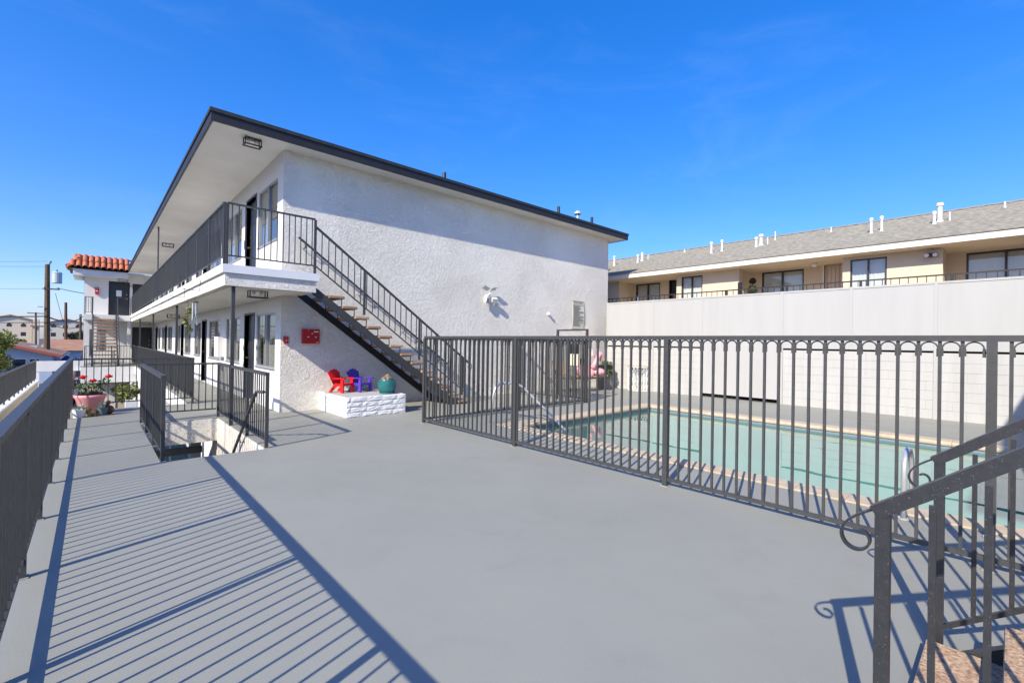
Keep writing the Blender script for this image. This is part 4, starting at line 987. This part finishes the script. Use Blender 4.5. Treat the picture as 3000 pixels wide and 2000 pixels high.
def half(z, r0, r1, th):
    mb = MB(); n = 14
    for i in range(n):
        a, c = math.pi*i/n, math.pi*(i+1)/n; P = lambda r, t, zz: (12.58-r*math.sin(t)*.75, 7.88+r*math.cos(t), zz)
        mb.hexa([P(r0, a, z), P(r1, a, z), P(r1, c, z), P(r0, c, z), P(r0, a, z+th), P(r1, a, z+th), P(r1, c, z+th), P(r0, c, z+th)])
    return mb
half(.74, .0, .37, .02).build('table_top', 'coping', wt2); half(.0, .32, .345, .015).build('base_ring', 'white', wt2); half(.715, .335, .36, .02).build('top_ring', 'white', wt2)
wr_ = MB(); n = 10
Pq = lambda t, z: (12.58-.345*math.sin(t)*.75, 7.88+.345*math.cos(t), z)
for i in range(n+1): wr_.tube([Pq(math.pi*i/n, .01), Pq(math.pi*i/n, .72)], .006 if i % 5 else .01, 5)
for i in range(n):
    for k in range(3): wr_.tube([Pq(math.pi*i/n, .72-k*.24), Pq(math.pi*(i+1)/n, .72-(k+1)*.24)], .004, 4); wr_.tube([Pq(math.pi*(i+1)/n, .72-k*.24), Pq(math.pi*i/n, .72-(k+1)*.24)], .004, 4)
wr_.build('wire_lattice', 'white', wt2)
mb = MB(); n = 10
for i in range(n):
    a, c = math.pi*i/n, math.pi*(i+1)/n; R3 = .17
    mb.tri((12.54, 7.88, .70), (12.54, 7.88+.30*math.cos(a), .70-R3*math.sin(a)), (12.54, 7.88+.30*math.cos(c), .70-R3*math.sin(c)))
mb.build('fan_panel', 'galv', wt2)

# ------------------------------------------------------------------ walkway end: pots and ornaments
pt = thing('flower_pot', 'pink plastic pot with red geraniums at the walkway end', 'pot', (0.08, 11.3, 0)); qx, qy = -.02, 11.36
MB().lathe([(.13, 0), (.14, .01), (.205, .27), (.228, .30), (.232, .345), (.215, .345), (.205, .30)], (qx, qy, 0), 26).build('pot_body', 'pink', pt, smooth=True)
MB().lathe([(.165, .3), (.175, .39), (.16, .39), (.14, .37)], (qx, qy, 0), 20).build('inner_pot', 'black', pt)
rr = random.Random(31); lf = MB()
for i in range(9): a = i*.7; leaves(lf, (qx+.15*math.cos(a), qy+.12*math.sin(a), .48+.05*math.sin(i*2)), .10, .09, .085, 40, .042, rr, .1, 1.1)
leaves(lf, (qx+.2, qy, .56), .08, .08, .07, 40, .04, rr, .1, 1.1); lf.build('foliage', 'leaf', pt)
sm = MB(); fw_ = [(qx-.10, qy-.06, .665), (qx+.03, qy-.10, .60), (qx+.25, qy+.02, .665)]
for x, y, z in fw_: sm.tube([(qx, qy, .36), ((x+qx)/2, y, z*.8), (x, y, z)], .005, 5)
sm.build('stem', 'leaf', pt)
for x, y, z in fw_:
    mb = MB(); mb.blob((x, y, z), .04, 9, 5, .3, .028); leaves(mb, (x, y, z), .055, .055, .034, 70, .03, rr, .4, 1.0); mb.build('flower_head', 'petal', pt)
def small_pot(label, x, y, m, lm, h, r, seed):
    t = thing('succulent_pot', label, 'pot', (x, y, 0)); MB().lathe([(r*.75, 0), (r, h), (r*.88, h), (r*.8, h-.02)], (x, y, 0), 16).build('pot_body', m, t); mb = MB(); rr = random.Random(seed)
    for i in range(14):
        a = i*2.4; e = rr.uniform(.3, 1.2); L = rr.uniform(.09, .15); d = V((math.cos(a)*math.cos(e), math.sin(a)*math.cos(e), math.sin(e))); s = d.cross(V((0, 0, 1))).normalized()*.018
        b0 = V((x, y, h-.01)); mb.quad(b0-s*.5, b0+d*L*.5-s, b0+d*L, b0+d*L*.5+s)
    mb.build('succulent', lm, t)
small_pot('small white pot of succulents left of the ginger ornament', -.16, 10.88, 'white', 'agave', .14, .095, 1); small_pot('small slate-blue pot of succulents beside the ginger ornament', .14, 10.98, 'slate', 'agave', .14, .085, 2)
og = thing('dog_ornament', 'small ginger ceramic animal ornament lying before the pink pot', 'ornament', (-.02, 10.92, 0))
mb = MB(); mb.blob((.20, 10.95, .07), .075, 10, 7, .05, .07); mb.blob((.13, 10.91, .14), .05, 10, 7, .05, .05); mb.tube([(.26, 10.95, .03), (.36, 10.93, .02)], [.03, .012], 7); mb.tube([(.11, 10.90, .09), (.10, 10.87, .0)], .02, 6); mb.tube([(.17, 10.90, .09), (.17, 10.86, .0)], .02, 6); mb.tube([(.10, 10.91, .17), (.095, 10.91, .205)], [.018, .004], 6); mb.tube([(.155, 10.92, .175), (.16, 10.92, .205)], [.018, .004], 6)
put('body', mb.mesh('body', 'dog', True), og, T(-.2, 0, 0))
og = thing('duck_ornament', 'dark brown bird ornament right of the slate succulent pot', 'ornament', (.24, 11.05, 0))
mb = MB(); mb.blob((.53, 11.05, .08), .07, 10, 7, .03, .08); mb.tube([(.50, 11.04, .13), (.50, 11.03, .20)], [.035, .03], 8); mb.blob((.51, 11.03, .215), .04, 9, 6); mb.tube([(.53, 11.02, .215), (.59, 11.0, .205)], [.018, .006], 6); put('body', mb.mesh('body', 'duck', True), og, T(-.29, 0, 0))
# wind chime and hanging vine under the balcony edge
wc = thing('wind_chime', 'silver tube wind chime hanging from the balcony edge', 'wind chime', (1.47, 10.3, 1.4))
cx, cy = 1.47, 10.88
MB().tube([(cx, cy, SB), (cx, cy, 2.12)], .003, 4).build('cord', 'wire', wc); MB().lathe([(.055, 2.10), (.06, 2.105), (.06, 2.12), (.05, 2.125)], (cx, cy, 0), 14).build('disc', 'wood', wc)
for i in range(5):
    a = i*1.256; MB().tube([(cx+.042*math.cos(a), cy+.042*math.sin(a), 2.09), (cx+.042*math.cos(a), cy+.042*math.sin(a), 1.66+.04*i)], .009, 8).build('chime_tube', 'chrome', wc)
MB().lathe([(.02, 1.85), (.025, 1.86), (.02, 1.87)], (cx, cy, 0), 10).build('striker', 'wood', wc)
hv = thing('hanging_vine', 'small green vine hanging below the balcony beside the wind chime', 'plant', (1.5, 12.0, 1.2)); rr = random.Random(41)
mb = MB(); 
for i in range(60): t = i/60; leaves(mb, (1.50+.06*math.sin(t*9), 12.0+.1*math.cos(t*7), 2.08-t*.58), .05, .08, .04, 2, .05, rr, .0, 1.4)
mb.build('foliage', 'leafy', hv); MB().tube([(1.5, 12.0, SB), (1.5, 12.0, 1.4)], .004, 4).build('stem', 'wire', hv)
for i, y in enumerate((10.4, 12.4, 16.9, 21.6, 27.3)):
    hk = thing('plant_hook', ['thin wire hook on the balcony edge nearest the corner', 'thin wire hook on the balcony edge just past the wind chime', 'thin wire hook on the middle of the balcony edge', 'thin wire hook on the balcony edge past the middle', 'thin wire hook on the balcony edge nearest the far wing'][i], 'hook', (BX, y, 2.4), 'wire hooks along the balcony edge')
    MB().tube([(BX-.045, y, 2.5), (BX-.05, y+.02, 2.30), (BX-.3, y+.1, 2.32), (BX-.33, y+.1, 2.28)], .006, 5).build('rod', 'iron', hk)

# ------------------------------------------------------------------ beyond the left railing
lw = thing('side_wall', 'beige retaining wall with pale coping left of the deck railing', 'wall', (-1.9, 20, GZ))
MB().box(-2.2, -1.8, -4, 29.6, GZ, -.66).build('wall_body', 'beige', lw)
i = 0
y = 0.0
while y < 29.5: MB().box(-2.24, -1.76, y+.01, min(y+1.15, 29.6)-.01, -.655, -.60).build('coping_stone', 'white', lw); y += 1.15
railing('side_railing', 'dark picket railing on the beige wall left of the deck', (-1.86, 2, -.6), (-1.86, 29.5, -.6), h=.92, posts=[1.15*i+.3 for i in range(24)], sp=.11, zb=.09, top=(.05, .06), pw=.02)
cb = thing('cross_beam', 'white beam on posts crossing beyond the side wall', 'beam', (-1.1, 29.8, GZ))
MB().box(-1.95, -.30, 29.75, 29.95, -.22, .24).build('beam', 'white', cb)
for x in (-1.85, -1.15): MB().box(x-.07, x+.07, 29.77, 29.93, GZ, -.222).build('post', 'white', cb)
gp = thing('courtyard_plant', 'yellow-green leafy plant rising beyond the walkway end', 'plant', (1.0, 20.9, GZ)); rr = random.Random(51)
MB().tube([(.95, 20.9, GZ), (.93, 20.9, -1.5), (.95, 20.9, -.5)], [.05, .035, .02], 6).build('stem', 'wood', gp)
mb = MB()
for i in range(10): a = i*.63; leaves(mb, (.92+.22*math.cos(a), 20.9+.22*math.sin(a), -.55+.16*math.sin(i*1.7)), .2, .2, .2, 26, .13, rr, .1, 1.6)
mb.build('foliage', 'leafy', gp)
lwall = thing('courtyard_wall', 'low beige courtyard wall with a pale door below the far landing', 'wall', (.6, 30.5, GZ))
MB().box(-.4, 2.6, 31.2, 31.4, GZ, -.76).build('wall_body', 'aptcream', lwall); MB().box(.1, .9, 31.17, 31.195, GZ, -1.0).build('door', 'white', lwall); MB().box(1.35, 1.6, 28.82, 29.05, GZ, -.76).build('pillar', 'facade', lwall); MB().box(-.38, -.15, 28.82, 29.05, GZ, -.76).build('pillar', 'facade', lwall)

def car(label, x, y, rz, paint='carwhite', k=1.0):
    t = thing('parked_car', label, 'car', (x, y, GZ)); Mx = T(x, y, GZ) @ RZ(rz) @ Matrix.Diagonal((1, 1, k, 1))
    def put_(n_, mb, m, par=None, sm=False): return put(n_, mb.mesh(n_, m, sm), par or t, Mx)
    b = MB(); w = .88; prof = [(-2.15, .35, .62), (-2.05, .28, .74), (-1.1, .25, .92), (1.5, .25, .98), (2.1, .3, .9), (2.18, .4, .7)]
    for (ya, a0, a1), (yb, b0, b1) in zip(prof, prof[1:]): b.hexa([(-w, ya, a0), (w, ya, a0), (w, yb, b0), (-w, yb, b0), (-w*.95, ya, a1), (w*.95, ya, a1), (w*.95, yb, b1), (-w*.95, yb, b1)])
    body = put_('body', b, paint)
    b = MB(); b.hexa([(-.72, -.55, 1.40), (.72, -.55, 1.40), (.72, 1.1, 1.42), (-.72, 1.1, 1.42), (-.66, -.45, 1.45), (.66, -.45, 1.45), (.66, 1.0, 1.46), (-.66, 1.0, 1.46)]); put_('roof', b, paint, body)
    b = MB(); b.hexa([(-.82, -1.25, .90), (.82, -1.25, .90), (.82, 1.75, .95), (-.82, 1.75, .95), (-.70, -.55, 1.40), (.70, -.55, 1.40), (.70, 1.1, 1.42), (-.70, 1.1, 1.42)]); put_('window_band', b, 'carglass', body)
    for sx_ in (-1, 1):
        b = MB(); b.box(sx_*.72-.12, sx_*.72+.12, -2.165, -2.10, .60, .72); put_('headlight', b, 'bulb')
        for yy in (-1.35, 1.35):
            b = MB(); b.tube([(sx_*.70, yy, .33), (sx_*.90, yy, .33)], .33, 18); wh = put_('wheel', b, 'tyre'); b = MB(); b.tube([(sx_*.89, yy, .33), (sx_*.91, yy, .33)], .2, 12); put_('rim', b, 'galv', wh)
    b = MB(); b.box(-.5, .5, -2.19, -2.14, .36, .5); put_('grille', b, 'black')
    b = MB(); b.box(-.7, .7, 2.16, 2.2, .62, .72); put_('tail_light', b, 'redbox')
car('white car parked on the driveway beyond the walkway end', -1.15, 40.5, 0)
car('dark car with red tail light glimpsed down the stairwell opening', 1.0, 15.2, math.radians(180), 'black', 1.22)

# houses, poles and far apartments
h1 = thing('blue_house', 'low blue house with brown gabled roof and white windows', 'house', (-5.5, 60, GZ))
MB().box(-9.0, -2.6, 57.0, 70, GZ, -.25).build('wall', 'bluewall', h1)
MB().tri((-9.0, 56.99, -.25), (-2.6, 56.99, -.25), (-5.6, 56.99, .62)).build('gable', 'bluewall', h1)
rf = MB(); rf.hexa([(-9.6, 56.2, -.42), (-5.6, 56.2, .64), (-5.6, 71, .64), (-9.6, 71, -.42), (-9.6, 56.2, -.30), (-5.6, 56.2, .78), (-5.6, 71, .78), (-9.6, 71, -.30)]); rf.hexa([(-5.6, 56.2, .64), (-2.0, 56.2, -.42), (-2.0, 71, -.42), (-5.6, 71, .64), (-5.6, 56.2, .78), (-2.0, 56.2, -.30), (-2.0, 71, -.30), (-5.6, 71, .78)]); r1 = rf.build('roof', 'brownroof', h1)
rt = MB(); rt.hexa([(-5.6, 56.14, .58), (-1.98, 56.14, -.48), (-1.98, 56.19, -.48), (-5.6, 56.19, .58), (-5.6, 56.14, .80), (-1.98, 56.14, -.26), (-1.98, 56.19, -.26), (-5.6, 56.19, .80)]); rt.hexa([(-9.6, 56.14, -.48), (-5.6, 56.14, .58), (-5.6, 56.19, .58), (-9.6, 56.19, -.48), (-9.6, 56.14, -.26), (-5.6, 56.14, .80), (-5.6, 56.19, .80), (-9.6, 56.19, -.26)]); rt.build('barge_board', 'rust', r1)
H1 = Fr((0, 57, 0), (1, 0, 0), (0, -1, 0))
for a, b in ((-6.2, -5.2), (-5.0, -4.2), (-4.0, -3.4)):
    w = MB(); H1.box(w, a-.06, b+.06, .0, .05, -1.55, -.55); w = w.build('window', 'white', h1); g = MB(); H1.box(g, a+.02, b-.02, .05, .06, -1.47, -.63); g.build('pane', 'carglass', w)
for x, y in ((-4.2, 63), (-3.5, 66)): MB().box(x-.3, x+.3, y-.4, y+.4, .25, .42).build('skylight', 'ventw', h1)
h2 = thing('brown_roof_house', 'brown-roofed house behind the tall utility pole', 'house', (-1, 80, GZ))
MB().box(-4.5, 1.5, 78, 88, GZ, -.3).build('wall', 'bluewall', h2)
MB().hexa([(-5, 77.3, -.35), (2, 77.3, -.35), (2, 89, -.35), (-5, 89, -.35), (-4.2, 82.5, .95), (1.2, 82.5, .95), (1.2, 84, .95), (-4.2, 84, .95)]).build('roof', 'brownroof', h2)
MB().box(-2.9, -2.0, 77.8, 77.98, -1.6, -.5).build('window', 'white', h2)
h3 = thing('navy_canopy', 'navy awning beside a white picket fence past the blue house', 'awning', (-1.7, 62, GZ))
MB().hexa([(-2.3, 60, -.9), (-1.0, 60, -.9), (-1.0, 63, -.9), (-2.3, 63, -.9), (-1.9, 61.2, -.45), (-1.4, 61.2, -.45), (-1.4, 61.8, -.45), (-1.9, 61.8, -.45)]).build('canopy', 'navy', h3)
for x in (-2.25, -1.05): MB().box(x-.04, x+.04, 60.05, 60.13, GZ, -.9).build('post', 'white', h3)
wf = thing('white_picket_fence', 'white picket fence past the blue house', 'fence', (-1.6, 56, GZ))
for i in range(14): MB().box(-2.4+i*.14, -2.31+i*.14, 57, 57.03, GZ, -1.15).build('picket', 'white', wf)
MB().box(-2.45, -.45, 57.035, 57.08, -1.6, -1.5).build('rail', 'white', wf)
bf = thing('wood_fence', 'reddish brown board fence receding past the white beam', 'fence', (-.6, 50, GZ))
for i in range(40): MB().box(-.85, -.82, 38+i*.9, 38.88+i*.9, GZ, -.85+.012*i).build('board', 'fencewood', bf)

def far_apt(name, label, x0, x1, y, zt):
    t = thing(name, label, 'building', ((x0+x1)/2, y, GZ)); w = x1-x0
    fr = Fr((x0, y, 0), (1, 0, 0), (0, -1, 0)); hl = []
    cols = [w*.16, w*.47, w*.80]
    for c in cols:
        for z in (.1+1.1, 2.9+1.2): hl.append((c-.6, c+.6, z, z+1.25))
    mb = MB(); holed_wall(mb, fr, 0, w, GZ, zt-1.3, hl, .5); mb.tri((x0, y, zt-1.3), (x1, y, zt-1.3), ((x0+x1)/2, y, zt)); mb.quad((x1, y, GZ), (x1, y+14, GZ), (x1, y+14, zt-1.3), (x1, y, zt-1.3)); mb.quad((x0, y, GZ), (x0, y+14, GZ), (x0, y+14, zt-1.3), (x0, y, zt-1.3)); mb.build('wall', 'aptcream', t)
    rf = MB(); xm = (x0+x1)/2
    rf.hexa([(x0-.5, y-.5, zt-1.45), (xm, y-.5, zt), (xm, y+14, zt), (x0-.5, y+14, zt-1.45), (x0-.5, y-.5, zt-1.2), (xm, y-.5, zt+.25), (xm, y+14, zt+.25), (x0-.5, y+14, zt-1.2)]); rf.hexa([(xm, y-.5, zt), (x1+.5, y-.5, zt-1.45), (x1+.5, y+14, zt-1.45), (xm, y+14, zt), (xm, y-.5, zt+.25), (x1+.5, y-.5, zt-1.2), (x1+.5, y+14, zt-1.2), (xm, y+14, zt+.25)]); rf.build('roof', 'brownroof', t)
    for h in hl:
        a, b, z0_, z1_ = h; g = MB(); g.quad(fr.P(a-.05, -.45, z0_-.05), fr.P(b+.05, -.45, z0_-.05), fr.P(b+.05, -.45, z1_+.05), fr.P(a-.05, -.45, z1_+.05)); w_ = g.build('window', 'carglass', t)
        if z0_ > 3:
            ar = MB()
            for s in (-1, 1): ar.tri(fr.P((a+b)/2+s*.62, .02, z1_+.02), fr.P((a+b)/2+s*.62, .02, z1_-.5), fr.P((a+b)/2+s*.1, .02, z1_+.02))
            ar.build('arch_spandrel', 'aptcream', w_)
far_apt('far_apartments', 'cream gabled apartment block far behind, left of the tall pole', -24.0, -14.6, 214, 7.7)
far_apt('far_apartments', 'cream gabled apartment block far behind, right of the tall pole', -10.9, -1.9, 209, 6.9)
ch_ = thing('far_chimney', 'square cream stair tower between the two far apartment blocks', 'tower', (-13.4, 210, GZ)); MB().box(-14.1, -12.7, 209, 211, GZ, 6.5).build('tower', 'aptcream', ch_); MB().box(-14.6, -11.4, 208.5, 211.5, 4.2, 4.6).build('canopy', 'brownroof', ch_)

def pole(label, x, y, top, r, arms=()):
    t = thing('utility_pole', label, 'utility pole', (x, y, GZ)); MB().tube([(x+.1, y, GZ), (x, y, top)], [r*1.25, r*.9], 10).build('pole_shaft', 'wood', t)
    for z, a0, a1 in arms:
        MB().beam((x+a0, y-.15, z), (x+a1, y-.15, z), .12, .12).build('crossarm', 'wood', t)
        for q in (a0+.1, a1-.1): MB().tube([(x+q, y-.15, z+.06), (x+q, y-.15, z+.25)], [.05, .03], 6).build('insulator', 'galv', t)
    return t
p1 = pole('tall wooden utility pole with a grey transformer', -3.4, 64, 8.4, .21, ((6.0, -.3, .9),))
MB().lathe([(.36, 6.6), (.38, 6.63), (.38, 7.55), (.40, 7.6), (.3, 7.72)], (-2.72, 63.9, 0), 16).build('transformer', 'galv', p1); MB().tube([(-2.72, 63.9, 7.7), (-2.72, 63.9, 7.95)], .06, 6).build('bushing', 'slate', p1)
MB().tube([(-3.3, 63.9, 8.3), (-3.15, 63.9, 8.75)], [.05, .09], 6).build('pole_top_pin', 'slate', p1); MB().box(-4.0, -3.6, 63.7, 63.8, 4.15, 4.25).build('street_light_arm', 'galv', p1)
pole('slim bare utility pole right of the transformer pole', -2.69, 83.7, 5.8, .16)
pole('shorter utility pole near the far wing edge', -1.56, 103, 5.0, .17, ((4.6, -.1, .7),))
pole('distant utility pole with a crossarm before the far apartments', -6.5, 100.8, 4.95, .12, ((4.8, -.9, .9),))
def wire(label, a, b, sag, r=.02):
    a, b = V(a), V(b); pts = [a.lerp(b, i/16)+V((0, 0, -sag*4*(i/16)*(1-i/16))) for i in range(17)]
    t = thing('overhead_wire', label, 'wire', a); MB().tube(pts, r, 5).build('cable', 'wire', t)
wire('thin overhead wire at the top left of the tall pole', (-18.5, 78, 8.9), (-3.4, 64, 8.7), .2, .014)
wire('thin overhead wire left of the tall pole just below its top', (-18.5, 78, 8.5), (-3.4, 64, 8.2), .2, .014)
wire('thin overhead wire meeting the crossarm of the tall pole from the left', (-18.5, 78, 6.3), (-3.6, 64, 6.0), .2, .014)
wire('overhead wire from the crossarm towards the far wing', (-2.7, 63.8, 6.15), (3.5, 58.5, 5.4), .3, .035)
wire('thick overhead cable crossing left of the tall pole near the rooftops', (-18.5, 78, 3.6), (-3.4, 63.7, 3.3), .25, .06)
wire('thick overhead cable between the tall pole and the pole by the wing', (-3.4, 63.7, 3.3), (-1.56, 102.8, 4.3), .5, .075)
wire('lower overhead cable crossing left of the tall pole', (-18.5, 78, 2.9), (-3.4, 63.7, 2.7), .2, .035)
wire('lower overhead cable right of the tall pole', (-3.4, 63.7, 2.7), (-1.56, 102.8, 3.1), .5, .045)
wire('slanting guy wire from the tall pole to the slim pole', (-2.8, 63.9, 5.6), (-2.69, 83.7, 2.6), .2, .02)
tree('bushy_tree', 'bright yellow-green bushy tree at the left edge behind the side wall', (-4.15, 36.5, GZ), .35, 1.25, 1.1, 1.5, 4200, .11, 'bush', seed=3)
tree('dark_shrub', 'dark shrub under the windows of the blue house', (-4.6, 54, GZ), -1.6, 1.0, .8, .7, 1200, .14, 'darkbush', 'shrub', 4)
tree('dark_tree', 'small dark tree before the right far apartment block', (-2.6, 140, GZ), 1.2, 2.0, 2.0, 1.6, 1500, .3, 'darkbush', 'tree', 5)
for i, (x, y) in enumerate(((-20, 190), (-15, 188), (-9, 186), (-6, 184))):
    tree('hedge_bush', ['round green bush at the foot of the left far apartment block', 'round green bush left of the far stair tower', 'round green bush right of the tall pole foot', 'round green bush below the right far apartments'][i], (x, y, GZ), -.6, 1.6, 1.2, 1.2, 420, .4, 'bush', 'bush', 60+i)
bpy.context.view_layer.update()
